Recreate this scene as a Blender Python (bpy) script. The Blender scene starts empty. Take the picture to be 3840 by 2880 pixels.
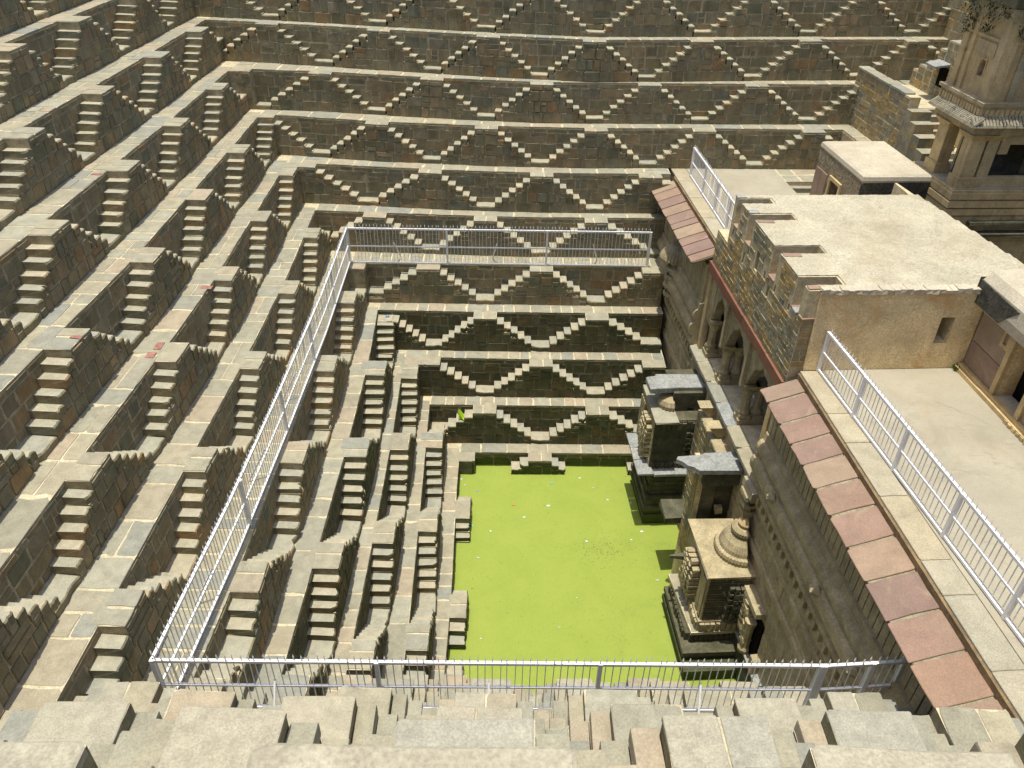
import bpy, bmesh, math, random
import numpy as np
from mathutils import Vector, Matrix
R = math.radians
random.seed(7)
rnd = random.random
def ru(a, b): return a + (b - a) * random.random()
scene = bpy.context.scene
col = scene.collection

# ------------------------------------------------------------------ camera
CAM = np.array([1.7915, -14.71737, 11.53355])
PITCH, ROLL, YAW, FPX = -0.61087, -0.02355, -0.0084, 2950.0
def _rx(a): c, s = math.cos(a), math.sin(a); return np.array([[1,0,0],[0,c,-s],[0,s,c]])
def _ry(a): c, s = math.cos(a), math.sin(a); return np.array([[c,0,s],[0,1,0],[-s,0,c]])
def _rz(a): c, s = math.cos(a), math.sin(a); return np.array([[c,-s,0],[s,c,0],[0,0,1]])
ROT = _rz(YAW) @ _rx(PITCH) @ _ry(ROLL)
cd = bpy.data.cameras.new('camera'); cam = bpy.data.objects.new('camera', cd); col.objects.link(cam)
M = Matrix.Identity(4)
for i in range(3):
    M[i][0] = ROT[i,0]; M[i][1] = ROT[i,2]; M[i][2] = -ROT[i,1]; M[i][3] = CAM[i]
cam.matrix_world = M
cd.sensor_fit = 'HORIZONTAL'; cd.sensor_width = 36; cd.lens = FPX / 3840 * 36
cd.clip_start = 0.1; cd.clip_end = 3000
scene.camera = cam
def in_view(p, m=0.13):
    q = (np.array(p) - CAM) @ ROT
    if q[1] < 0.3: return False
    return abs(q[0]/q[1]) < 1920/FPX + m and abs(q[2]/q[1]) < 1440/FPX + m

# ------------------------------------------------------------------ light
SUN_EL = 85.6
world = bpy.data.worlds.new('World'); scene.world = world; world.use_nodes = True
nt = world.node_tree; nt.nodes.clear()
sky = nt.nodes.new('ShaderNodeTexSky'); sky.sky_type = 'NISHITA'; sky.sun_disc = False
sky.sun_elevation = R(SUN_EL); sky.sun_rotation = R(260); sky.air_density = 1.0; sky.dust_density = 3.0; sky.ozone_density = 1.0
bg = nt.nodes.new('ShaderNodeBackground'); bg.inputs['Strength'].default_value = 0.14
wo = nt.nodes.new('ShaderNodeOutputWorld')
nt.links.new(sky.outputs[0], bg.inputs[0]); nt.links.new(bg.outputs[0], wo.inputs[0])
sl = bpy.data.lights.new('sun', 'SUN'); sl.energy = 3.9; sl.angle = R(0.53); sl.color = (1.0, 0.955, 0.82)
so = bpy.data.objects.new('sun', sl); col.objects.link(so); so.location = (0, 0, 60)
_d = Vector((math.sin(R(4.2)), math.sin(R(1.2)), -math.cos(R(4.4))))     # light travels slightly to +x and +y
so.rotation_euler = _d.to_track_quat('-Z', 'Y').to_euler()
scene.view_settings.view_transform = 'Standard'; scene.view_settings.look = 'None'
scene.view_settings.exposure = 0.24; scene.view_settings.gamma = 1.0
scene.view_settings.use_curve_mapping = False

# ------------------------------------------------------------------ materials
MAT = {}
def nodes(name):
    m = bpy.data.materials.new(name); m.use_nodes = True; t = m.node_tree; t.nodes.clear()
    out = t.nodes.new('ShaderNodeOutputMaterial'); b = t.nodes.new('ShaderNodeBsdfPrincipled')
    t.links.new(b.outputs[0], out.inputs[0]); MAT[name] = m
    return m, t, b
def N(t, typ, **kw):
    n = t.nodes.new(typ)
    for k, v in kw.items():
        if k in n.inputs: n.inputs[k].default_value = v
        else: setattr(n, k, v)
    return n
def ramp(t, fac, stops, interp='LINEAR'):
    n = t.nodes.new('ShaderNodeValToRGB'); n.color_ramp.interpolation = interp
    e = n.color_ramp.elements
    while len(e) < len(stops): e.new(0.5)
    for el, (p, c) in zip(e, stops): el.position = p; el.color = (*c, 1)
    t.links.new(fac, n.inputs[0]); return n.outputs[0]
def noise(t, vec, scale, detail=4, rough=0.6, dist=0.0):
    n = N(t, 'ShaderNodeTexNoise', Scale=scale, Detail=detail, Roughness=rough, Distortion=dist)
    t.links.new(vec, n.inputs['Vector']); return n.outputs['Fac']
def mix(t, fac, a, b, mode='MIX'):
    n = t.nodes.new('ShaderNodeMix'); n.data_type = 'RGBA'; n.blend_type = mode
    for v, i in ((fac, 0), (a, 6), (b, 7)):
        if hasattr(v, 'node'): t.links.new(v, n.inputs[i])
        elif i == 0: n.inputs[0].default_value = v
        else: n.inputs[i].default_value = (*v, 1)
    return n.outputs[2]
def mth(t, op, a, b=0.0):
    n = t.nodes.new('ShaderNodeMath'); n.operation = op
    for v, i in ((a, 0), (b, 1)):
        if hasattr(v, 'node'): t.links.new(v, n.inputs[i])
        else: n.inputs[i].default_value = v
    return n.outputs[0]
def rng(t, v, a, b, c=0.0, d=1.0):
    n = N(t, 'ShaderNodeMapRange'); n.clamp = True
    t.links.new(v, n.inputs[0])
    for i, x in zip((1, 2, 3, 4), (a, b, c, d)): n.inputs[i].default_value = x
    return n.outputs[0]
def stone(name, cols, mottle=0.35, scale=3.0, bump=0.35, rough=0.9, moss=None, stain=None, streak=0.0, fine=45.0, speck=0.25, bdist=0.02, tide=0):
    """Weathered stone: colour per piece from cols, mottled by world-space noise, optional moss / stain patches."""
    m, t, b = nodes(name)
    geo = N(t, 'ShaderNodeNewGeometry'); oi = N(t, 'ShaderNodeObjectInfo')
    pos = geo.outputs['Position']
    r = mth(t, 'FRACT', mth(t, 'ADD', oi.outputs['Random'], geo.outputs['Random Per Island']))
    cols = list(cols)*2 if len(cols) == 1 else cols
    n = len(cols); c = ramp(t, r, [((i + 0.5) / n, q) for i, q in enumerate(cols)])
    n1 = noise(t, pos, scale, 5, 0.65, 0.4); n2 = noise(t, pos, fine, 3, 0.7)
    c = mix(t, 1.0, c, ramp(t, n1, [(0.25, (1 - mottle,) * 3), (0.75, (1 + mottle,) * 3)]), 'MULTIPLY')
    c = mix(t, 1.0, c, ramp(t, n2, [(0.3, (1 - speck,) * 3), (0.7, (1 + speck,) * 3)]), 'MULTIPLY')
    if stain:
        sc_, th, colr, amt = stain
        c = mix(t, rng(t, noise(t, pos, sc_, 6, 0.7, 0.8), th, th + 0.12, 0, amt), c, colr)
    if streak:
        mp = N(t, 'ShaderNodeMapping'); mp.inputs['Scale'].default_value = (5, 5, 0.5); t.links.new(pos, mp.inputs[0])
        c = mix(t, rng(t, noise(t, mp.outputs[0], 1.2, 5, 0.7), 0.5, 0.72, 0, streak), c, (0.045, 0.045, 0.038))
    if moss:
        amt, colr = moss
        c = mix(t, rng(t, noise(t, pos, 1.7, 5, 0.7, 0.5), 0.36, 0.62, 0, amt), c, colr)
    if tide:
        sx = N(t, 'ShaderNodeSeparateXYZ'); t.links.new(pos, sx.inputs[0])
        c = mix(t, rng(t, mth(t, 'ADD', sx.outputs[2], mth(t, 'MULTIPLY', n1, -.35)), -5.55, -5.0, tide, 0), c, (.05,.075,.012))
    t.links.new(c, b.inputs['Base Color']); b.inputs['Roughness'].default_value = rough
    b.inputs['Specular IOR Level'].default_value = 0.25
    bp = N(t, 'ShaderNodeBump', Strength=bump, Distance=bdist)
    t.links.new(mth(t, 'ADD', mth(t, 'MULTIPLY', n1, 0.8), mth(t, 'MULTIPLY', n2, 0.5)), bp.inputs['Height'])
    t.links.new(bp.outputs[0], b.inputs['Normal'])
    return m
def plain(name, c, rough=0.5, metal=0.0, spec=0.5):
    m, t, b = nodes(name); b.inputs['Base Color'].default_value = (*c, 1); b.inputs['Roughness'].default_value = rough
    b.inputs['Metallic'].default_value = metal; b.inputs['Specular IOR Level'].default_value = spec; return m

WALLC = [(.235,.20,.125), (.185,.175,.118), (.255,.205,.115), (.205,.185,.118), (.165,.165,.122), (.275,.185,.095), (.22,.195,.13), (.175,.15,.09), (.25,.22,.15), (.15,.15,.095), (.285,.215,.13)]
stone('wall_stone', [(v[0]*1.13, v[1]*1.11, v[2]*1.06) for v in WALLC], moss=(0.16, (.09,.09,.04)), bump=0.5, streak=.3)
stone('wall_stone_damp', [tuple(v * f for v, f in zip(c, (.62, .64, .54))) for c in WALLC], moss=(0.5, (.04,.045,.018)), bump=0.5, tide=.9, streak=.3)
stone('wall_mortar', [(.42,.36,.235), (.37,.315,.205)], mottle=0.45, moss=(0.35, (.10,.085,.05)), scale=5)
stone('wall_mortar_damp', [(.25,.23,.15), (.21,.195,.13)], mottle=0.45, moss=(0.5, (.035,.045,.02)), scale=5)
PAVE = [(.335,.307,.22), (.28,.267,.205), (.34,.305,.215), (.25,.253,.215), (.31,.29,.21), (.36,.30,.215), (.27,.255,.19), (.325,.312,.24)]
stone('paving_stone', PAVE, mottle=0.22, scale=4, bump=0.25, stain=(2.3, 0.63, (.17,.155,.12), 0.55), speck=0.18)
stone('paving_mortar', [(.54,.475,.325), (.48,.42,.285)], mottle=0.3, scale=6, bump=0.4, stain=(3, 0.62, (.24,.2,.14), 0.6))
stone('step_top', [(.37,.34,.25), (.325,.31,.24), (.36,.335,.245), (.30,.30,.245), (.385,.345,.25)], mottle=0.2, scale=5, bump=0.3, stain=(3.2, 0.62, (.17,.15,.11), 0.6), speck=0.2)  # paler stone for step tops; step sides take the wall stone

# pool: a skin of duckweed over still water
m, t, b = nodes('duckweed')
geo = N(t, 'ShaderNodeNewGeometry'); pos = geo.outputs['Position']
c = ramp(t, noise(t, pos, 0.9, 5, 0.6, 0.6), [(0.3, (.255,.322,.05)), (0.7, (.285,.35,.06))])
c = mix(t, rng(t, noise(t, pos, 70, 3, 0.8), 0.50, 0.72, 0, 0.55), c, (.10,.15,.022))
c = mix(t, rng(t, noise(t, pos, 3.2, 6, 0.75, 1.2), 0.52, 0.75, 0, 0.3), c, (.19,.245,.04))
c = mix(t, rng(t, noise(t, pos, 38, 3, 0.7), 0.69, 0.75, 0, 0.6), c, (.38,.46,.16))
c = mix(t, mth(t, 'MULTIPLY', rng(t, noise(t, pos, 22, 5, 0.8), 0.5, 0.66), rng(t, noise(t, pos, 0.55, 3, 0.6, 1.0), 0.56, 0.72, 0, 0.85)), c, (.10,.14,.03))
t.links.new(c, b.inputs['Base Color']); b.inputs['Roughness'].default_value = 0.75; b.inputs['Specular IOR Level'].default_value = 0.3
bp = N(t, 'ShaderNodeBump', Strength=0.3, Distance=0.01); t.links.new(noise(t, pos, 90, 2), bp.inputs['Height']); t.links.new(bp.outputs[0], b.inputs['Normal'])

m, t, b = nodes('painted_steel')
geo = N(t, 'ShaderNodeNewGeometry')
c = ramp(t, noise(t, geo.outputs['Position'], 9, 4, 0.7), [(0.35, (.72,.72,.74)), (0.6, (.84,.84,.85))])
c = mix(t, rng(t, noise(t, geo.outputs['Position'], 30, 4, 0.7), 0.66, 0.72, 0, 0.5), c, (.35,.25,.18))
t.links.new(c, b.inputs['Base Color']); b.inputs['Roughness'].default_value = 0.45
plain('dark_steel', (.16,.16,.18), 0.5)

# ------------------------------------------------------------------ mesh helpers
class MB:
    def __init__(s): s.v = []; s.f = []; s.m = []
    def quad(s, a, b, c, d, m=0):
        i = len(s.v); s.v += [a, b, c, d]; s.f.append((i, i+1, i+2, i+3)); s.m.append(m)
    def poly(s, pts, m=0):
        i = len(s.v); s.v += list(pts); s.f.append(tuple(range(i, i+len(pts)))); s.m.append(m)
    def hexa(s, p, m=0, top=None, skip=()):   # p: 4 bottom (ccw) + 4 top
        i = len(s.v); s.v += list(p)
        F = [(3,2,1,0), (4,5,6,7), (0,1,5,4), (1,2,6,5), (2,3,7,6), (3,0,4,7)]
        for k, f in enumerate(F):
            if k in skip: continue
            s.f.append(tuple(i+j for j in f)); s.m.append(top if (k == 1 and top is not None) else m)
        return s
    def box(s, x0, x1, y0, y1, z0, z1, m=0, top=None, skip=()):
        return s.hexa([(x0,y0,z0),(x1,y0,z0),(x1,y1,z0),(x0,y1,z0),(x0,y0,z1),(x1,y0,z1),(x1,y1,z1),(x0,y1,z1)], m, top, skip)
    def rbox(s, x0, x1, y0, y1, z0, z1, j=0.01, m=0, top=None):
        q = lambda: ru(-j, j)
        return s.hexa([(x+q(), y+q(), z+q()) for x, y, z in ((x0,y0,z0),(x1,y0,z0),(x1,y1,z0),(x0,y1,z0),(x0,y0,z1),(x1,y0,z1),(x1,y1,z1),(x0,y1,z1))], m, top)
    def prism(s, pts, z0, z1, m=0, top=None):   # plan polygon ccw
        n = len(pts); i = len(s.v)
        s.v += [(x, y, z0) for x, y in pts] + [(x, y, z1) for x, y in pts]
        s.f.append(tuple(range(i+n-1, i-1, -1))); s.m.append(m)
        s.f.append(tuple(range(i+n, i+2*n))); s.m.append(m if top is None else top)
        for k in range(n):
            l = (k+1) % n; s.f.append((i+k, i+l, i+n+l, i+n+k)); s.m.append(m)
        return s
    def extr(s, prof, a, b, axis='w', m=0):     # profile polygon in (u,z) swept along y from a to b
        n = len(prof); i = len(s.v)
        s.v += [(u, a, z) for u, z in prof] + [(u, b, z) for u, z in prof]
        s.f.append(tuple(range(i, i+n))); s.m.append(m); s.f.append(tuple(range(i+2*n-1, i+n-1, -1))); s.m.append(m)
        for k in range(n):
            l = (k+1) % n; s.f.append((i+l, i+k, i+n+k, i+n+l)); s.m.append(m)
        return s
    def lathe(s, prof, cx, cy, seg=16, a0=0, a1=2*math.pi, rib=0.0, nrib=0, m=0):
        i = len(s.v); full = abs(a1-a0-2*math.pi) < 1e-6; cnt = seg if full else seg+1
        for r, z in prof:
            for k in range(cnt):
                a = a0 + (a1-a0)*k/seg
                rr = r * (1 + (rib*(1 if k % 2 else -1) if nrib else 0))
                s.v.append((cx+rr*math.cos(a), cy+rr*math.sin(a), z))
        for j in range(len(prof)-1):
            for k in range(seg):
                l = (k+1) % cnt
                s.f.append((i+j*cnt+k, i+j*cnt+l, i+(j+1)*cnt+l, i+(j+1)*cnt+k)); s.m.append(m)
        if full:
            s.f.append(tuple(i+cnt-1-k for k in range(cnt))); s.m.append(m)
            s.f.append(tuple(i+(len(prof)-1)*cnt+k for k in range(cnt))); s.m.append(m)
        return s
    def bar(s, p, q, w, d=None, m=0):           # square bar between two points
        p, q = Vector(p), Vector(q); ax = (q-p).normalized()
        sx = ax.cross(Vector((0,0,1))) if abs(ax.z) < 0.95 else Vector((1,0,0)); sx.normalize(); sy = sx.cross(ax)
        d = d or w; a, b = sx*w/2, sy*d/2
        s.hexa([tuple(p-a-b), tuple(p+a-b), tuple(p+a+b), tuple(p-a+b), tuple(q-a-b), tuple(q+a-b), tuple(q+a+b), tuple(q-a+b)], m)
        return s
    def mesh(s, name, mats, off=(0,0,0), smooth=False):
        me = bpy.data.meshes.new(name)
        ox, oy, oz = off
        me.from_pydata([(x-ox, y-oy, z-oz) for x, y, z in s.v], [], s.f)
        for mm in mats: me.materials.append(MAT[mm])
        if len(mats) > 1: me.polygons.foreach_set('material_index', s.m)
        bm = bmesh.new(); bm.from_mesh(me); bmesh.ops.recalc_face_normals(bm, faces=bm.faces[:]); bm.to_mesh(me); bm.free()
        if smooth: me.polygons.foreach_set('use_smooth', [True]*len(me.polygons))
        me.update(); return me

ORG, TH = (7.05, 0.0), R(3.63)                 # the palace stands turned a little against the steps
def wor(u, w, z):
    c, s = math.cos(TH), math.sin(TH); return (ORG[0]+c*u-s*w, ORG[1]+s*u+c*w, z)
class Thing:
    def __init__(s, name, label=None, cat=None, org=(0,0,0), group=None, kind=None, pal=False, rot=0.0):
        s.o = bpy.data.objects.new(name, None); col.objects.link(s.o); s.org = org
        s.o.empty_display_size = 0.3
        s.o.location = wor(*org) if pal else org
        s.o.rotation_euler = (0, 0, TH if pal else rot)
        if label: s.o['label'] = label
        if cat: s.o['category'] = cat
        if group: s.o['group'] = group
        if kind: s.o['kind'] = kind
    def part(s, name, mb, mats, parent=None, label=None, smooth=False, kind=None):
        if isinstance(mats, str): mats = [mats]
        o = bpy.data.objects.new(name, mb.mesh(name, mats, s.org, smooth)); col.objects.link(o); o.parent = parent or s.o
        if label: o['label'] = label
        if kind: o['kind'] = kind
        return o
    def piece(s, name, me, p, rz=0.0, sc=(1,1,1), parent=None, rot=None):
        o = bpy.data.objects.new(name, me); col.objects.link(o); o.parent = parent or s.o
        o.location = (p[0]-s.org[0], p[1]-s.org[1], p[2]-s.org[2]); o.rotation_euler = rot or (0, 0, rz); o.scale = sc
        return o
def solo(name, mb, mats, label, cat, org=(0,0,0), group=None, kind=None, smooth=False, pal=False):
    if isinstance(mats, str): mats = [mats]
    o = bpy.data.objects.new(name, mb.mesh(name, mats, org, smooth)); col.objects.link(o)
    o.location = wor(*org) if pal else org
    if pal: o.rotation_euler = (0, 0, TH)
    if label: o['label'] = label
    if cat: o['category'] = cat
    if group: o['group'] = group
    if kind: o['kind'] = kind
    return o

def outline(j, n=8):
    """unit-square outline with knocked-off corners and wandering sides"""
    c = lambda: ru(0.012, 0.03 + j*.9)
    P = []
    for (x, y), (dx, dy) in zip(((-.5,-.5), (.5,-.5), (.5,.5), (-.5,.5)), ((1,0), (0,1), (-1,0), (0,-1))):
        a = c(); px, py = -dy, dx
        jj = lambda: ru(-j, j) * 0.5
        P.append((x + dx*a + px*max(0,jj()), y + dy*a + py*max(0,jj())))
        P.append((x + dx*0.5 + px*max(0, jj()*1.6), y + dy*0.5 + py*max(0, jj()*1.6)))
        P.append((x + dx*(1-c()) + px*max(0,jj()), y + dy*(1-c()) + py*max(0,jj())))
    return P
def stone_mesh(mat, j=0.08):
    """wall stone: X width, Z height, back at Y=0, face at Y=1 (depth set by scale)"""
    P = outline(j); n = len(P); mb = MB()
    ins = ru(0.88, 0.95); t1, t2 = ru(-.18, .18), ru(-.18, .18)
    ring = [[(x, 0.0, z) for x, z in P], [(x, 0.62 + t1*x + t2*z, z) for x, z in P], [(x*ins, 1.0 + t1*x + t2*z + ru(-.08,.08), z*ins) for x, z in P]]
    mb.v = sum(ring, [])
    for r in range(2):
        for k in range(n):
            l = (k+1) % n; mb.f.append((r*n+k, r*n+l, (r+1)*n+l, (r+1)*n+k)); mb.m.append(0)
    mb.f.append(tuple(range(2*n, 3*n))); mb.m.append(0)
    return mb.mesh('stone', [mat])
def slab_mesh(mat, j=0.085, mats=None):
    """paving slab: X,Y plan, top at Z=0, bottom Z=-1"""
    P = outline(j); n = len(P); mb = MB()
    ring = [[(x, y, -1) for x, y in P], [(x, y, -.16) for x, y in P], [(x*.97, y*.97, ru(-.05, .0)) for x, y in P]]
    mb.v = sum(ring, [])
    for r in range(2):
        for k in range(n):
            l = (k+1) % n; mb.f.append((r*n+k, r*n+l, (r+1)*n+l, (r+1)*n+k)); mb.m.append(0)
    mb.f.append(tuple(range(2*n, 3*n))); mb.m.append(0)
    return mb.mesh('paving_slab', mats or [mat])
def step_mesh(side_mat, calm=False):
    """step block: X width, Y 0 (wall) .. 1 (front), top Z=0, bottom -1; paler top, darker sides; a chipped front edge"""
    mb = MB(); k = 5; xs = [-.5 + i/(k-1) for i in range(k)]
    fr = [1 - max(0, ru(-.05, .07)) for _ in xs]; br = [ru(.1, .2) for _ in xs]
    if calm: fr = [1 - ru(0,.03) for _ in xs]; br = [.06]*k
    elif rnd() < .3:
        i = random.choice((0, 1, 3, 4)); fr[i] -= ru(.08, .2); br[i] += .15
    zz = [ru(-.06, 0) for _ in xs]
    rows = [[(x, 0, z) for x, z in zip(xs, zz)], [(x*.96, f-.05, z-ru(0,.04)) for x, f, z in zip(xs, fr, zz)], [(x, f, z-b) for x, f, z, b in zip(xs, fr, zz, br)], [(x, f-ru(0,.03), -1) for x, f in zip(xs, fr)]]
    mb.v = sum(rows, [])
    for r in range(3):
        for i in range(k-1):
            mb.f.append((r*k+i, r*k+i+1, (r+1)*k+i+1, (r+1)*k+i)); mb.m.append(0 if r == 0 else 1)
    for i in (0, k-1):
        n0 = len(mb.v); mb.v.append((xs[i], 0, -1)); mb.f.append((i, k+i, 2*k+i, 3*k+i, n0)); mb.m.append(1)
    return mb.mesh('step', ['step_top', side_mat])
random.seed(11)
STONES = {d: [stone_mesh('wall_stone' + d) for _ in range(26)] for d in ('', '_damp')}
SLABS = [slab_mesh('paving_stone') for _ in range(22)]
stone('worn_stone', [(.35,.325,.25), (.37,.335,.25), (.325,.31,.25)], mottle=.22, scale=7, bump=.6, fine=60, speck=.22, stain=(4, .56, (.36,.33,.25), .5), bdist=.01)
WORN = [slab_mesh('worn_stone', .03) for _ in range(6)]
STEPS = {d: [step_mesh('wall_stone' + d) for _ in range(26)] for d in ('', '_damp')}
NSTEP = [slab_mesh('paving_stone', .03) for _ in range(12)]; [setattr(q, 'name', 'step_block') for q in NSTEP]

# ------------------------------------------------------------------ the stepped walls
H = 1.23
RIS = H / 7
def zk(k): return (k - 4) * H
FARE = {0: [(.3,4.87),(2.5,4.91),(7.5,4.98)], 1: [(-.7,5.78),(.7,5.80),(7,5.88)], 2: [(-1.5,6.68),(2.5,6.69),(7,6.77)],
        3: [(-2.45,7.57),(.7,7.56),(7,7.67)], 4: [(-3.4,8.53),(7,8.6)], 5: [(-4.6,9.77),(-2.6,9.68),(2.2,9.55),(7,9.68)],
        6: [(-5.6,10.75),(-4.1,10.69),(-.3,10.38),(3,10.3),(7.2,10.42)], 7: [(-6.6,11.9),(-6,11.87),(-2.6,11.38),(1.1,11.15),(4.5,11.14),(8,11.36),(14,11.56)],
        8: [(-7.6,12.78),(-4.5,12.64),(-.8,12.15),(2.7,11.85),(6.2,12.02),(9.8,12.2),(16,12.62)],
        9: [(-8.65,14.2),(-6.4,13.9),(-2.6,13.25),(1,12.66),(4.4,12.28),(7.9,12.66),(11.5,13.1),(20,13.9)],
        10: [(-9.7,15.1),(-6.4,14.6),(-2.6,13.95),(1,13.36),(4.4,13.0),(7.9,13.4),(20,14.7)],
        11: [(-10.75,15.9),(-2.6,14.75),(4.4,13.8),(20,15.5)], 12: [(-11.8,16.7),(-2.6,15.55),(4.4,14.6),(20,16.3)], 13: [(-12.85,17.5),(4.4,15.4),(20,17.1)]}
LEFE = {0: [(-9,.42),(-1,.44),(3,.33),(6,.3)], 1: [(-9,-.35),(-2.8,-.39),(0,-.48),(6,-.7)], 2: [(-9,-1.34),(-1.8,-1.35),(2.7,-1.4),(6.7,-1.55)],
        3: [(-9,-2.28),(-3.5,-2.23),(1,-2.21),(4.6,-2.27),(8,-2.46)], 4: [(-9,-3.36),(-5,-3.22),(2,-3.22),(9,-3.38)], 5: [(-10,-4.6),(-2.4,-4.46),(1,-4.39),(5,-4.42),(10,-4.64)],
        6: [(-11,-5.75),(-4,-5.6),(0,-5.43),(2.4,-5.4),(11,-5.62)], 7: [(-12,-6.85),(-4,-6.7),(1,-6.48),(9,-6.55),(12,-6.6)], 8: [(-12,-7.72),(0,-7.62),(7,-7.56),(13,-7.6)],
        9: [(-13,-8.78),(2,-8.72),(8,-8.62),(14.3,-8.66)], 10: [(-14,-9.8),(4.5,-9.85),(15.2,-9.7)], 11: [(-15,-10.85),(16,-10.75)], 12: [(-16,-11.9),(17,-11.8)], 13: [(-17,-12.95),(18,-12.85)]}
NEAY = [-3.85,-4.72,-5.6,-6.5,-7.4,-8.4,-9.32,-10.2,-11.07,-11.92,-12.72,-13.6,-14.35,-15.2]
def itp(tab, s): return float(np.interp(s, [p[0] for p in tab], [p[1] for p in tab]))
def E(side, k, s):
    if side == 'far': return itp(FARE[k], s)
    if side == 'left': return itp(LEFE[k], s)
    return NEAY[k] + 0.02*math.sin(s*1.3 + k)
CORN = {}
for k in range(14):                                    # where the far and the left edge of a level meet
    x, y = LEFE[k][-1][1], FARE[k][0][1]
    for _ in range(20): y = E('far', k, x); x = E('left', k, y)
    CORN[k] = (x, y)
NCORN = {k: (E('left', k, NEAY[k]), NEAY[k]) for k in range(14)}
DEP = {'far': {0:.42,1:.46,2:.43,3:.46,4:.49,5:.43,6:.37,7:.35,8:.33,9:.33,10:.33,11:.33,12:.33}, 'left': {0:.43,1:.5,2:.5,3:.55,4:.52,5:.43,6:.44,7:.5,8:.48,9:.5,10:.55,11:.5,12:.5}}
def dep(side, k): return DEP[side][k] if side in DEP else (0.49 if k < 5 else .6)
def pos(side, k, s, d, z):
    e = E(side, k, s)
    if side == 'far': return (s, e - d, z)
    if side == 'left': return (e + d, s, z)
    return (s, e + d, z)
def ang(side, k, s):                                    # turn that brings local +Y to the outward side
    sl = (E(side, k, s+.2) - E(side, k, s-.2)) / .4
    if side == 'far': return math.pi + math.atan(sl)
    if side == 'left': return -math.pi/2 - math.atan(sl)
    return math.atan(sl)
FARX = {0: 7.4, 1: 7.0, 2: 6.92, 3: 6.86, 4: 6.82, 5: 6.9, 6: 7.05, 7: 13.2, 8: 15.5, 9: 18, 10: 19, 11: 19, 12: 19}
NEAX = {0: 7.4, 1: 7.5, 2: 7.6, 3: 7.7, 4: 7.75, 5: 7.95, 6: 8.0, 7: 12, 8: 12, 9: 12, 10: 12, 11: 12, 12: 12}
FARL = {0: [2.91, 6.6], 1: [1.1, 4.74], 2: [-.74, 2.89, 6.55], 3: [1.06, 4.68], 4: [-.81, 2.85, 6.5], 5: [-2.62, 1.0, 4.62], 6: [-.83, 2.81, 6.36],
        7: [-2.61, .98, 4.55, 8.11, 11.74], 8: [-4.57, -.83, 2.75, 6.27, 9.81, 13.52], 9: [-6.45, -2.63, .99, 4.4, 7.91, 11.56, 15.2],
        10: [-8.3, -4.55, -.85, 2.72, 6.2, 9.75, 13.4, 17], 11: [-6.5, -2.65, 1.0, 4.45, 8, 11.6, 15.3], 12: [-4.6, -.85, 2.7, 6.2, 9.8, 13.5]}
FCOR = (8, 7, 6, 4, 3, 2, 0)                               # levels whose corner is a platform
LEFL = {0: [2.63,-.93], 1: [4.35,.87,-2.83], 2: [2.75,-.74,-4.22], 3: [4.57,.98,-2.64,-5.95], 4: [6.53,2.93,-.71,-4.33], 5: [8.37,4.81,1.16,-2.43,-6.08],
        6: [6.73,3.17,-.44,-4.1,-7.6], 7: [8.8,5.19,1.61,-1.94,-5.6,-9.0], 8: [10.91,7.23,3.81,.23,-3.4,-7.0], 9: [12.98,9.45,5.67,2.24,-1.4,-5.0,-8.6],
        10: [14.6,11.2,7.66,4.4,.8,-2.8,-6.4], 11: [12.9,9.3,5.7,2.1,-1.5,-5], 12: [11.1,7.5,3.9,.3,-3.3]}
def landings(side, k):
    hw = 0.375
    if side == 'far':
        L = [(c, hw) for c in FARL[k]]
        if k in FCOR:
            x0 = CORN[k][0]; w = {8: .70, 7: .52, 6: 1.0, 4: .52, 3: .5, 2: .86, 0: .5}[k]; L.insert(0, (x0 + w/2, w/2))
        return L
    if side == 'left':
        L = [(c - hw, hw) for c in LEFL[k]]
        if k in FCOR:
            y1 = CORN[k][1]; w = dep('far', k) + (0.78 if k in (6, 2) else 0.02); L.insert(0, (y1 - w/2, w/2))
        if k % 2 == 0: y0 = NCORN[k][1]; L.append((y0 + .26, .26))
        return sorted(L)
    L = [(c, .39 if k < 12 else .36) for c in ([-2.0, 1.6, 5.2, 8.8] if k % 2 == 0 else [-.2, 3.4, 7.0, 10.6])]
    if k == 5: L = [(-3.8+.2, .39)] + L
    if k % 2 == 0: x0 = NCORN[k][0]; L = [(x0 + .27, .27)] + [l for l in L if l[0] - l[1] > x0 + 1.2]
    return sorted(L)
def srange(side, k):
    if side == 'far': return CORN[k][0], FARX[k]
    if side == 'left': return NCORN[k][1], CORN[k][1]
    return NCORN[k][0], NEAX[k]
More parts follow.
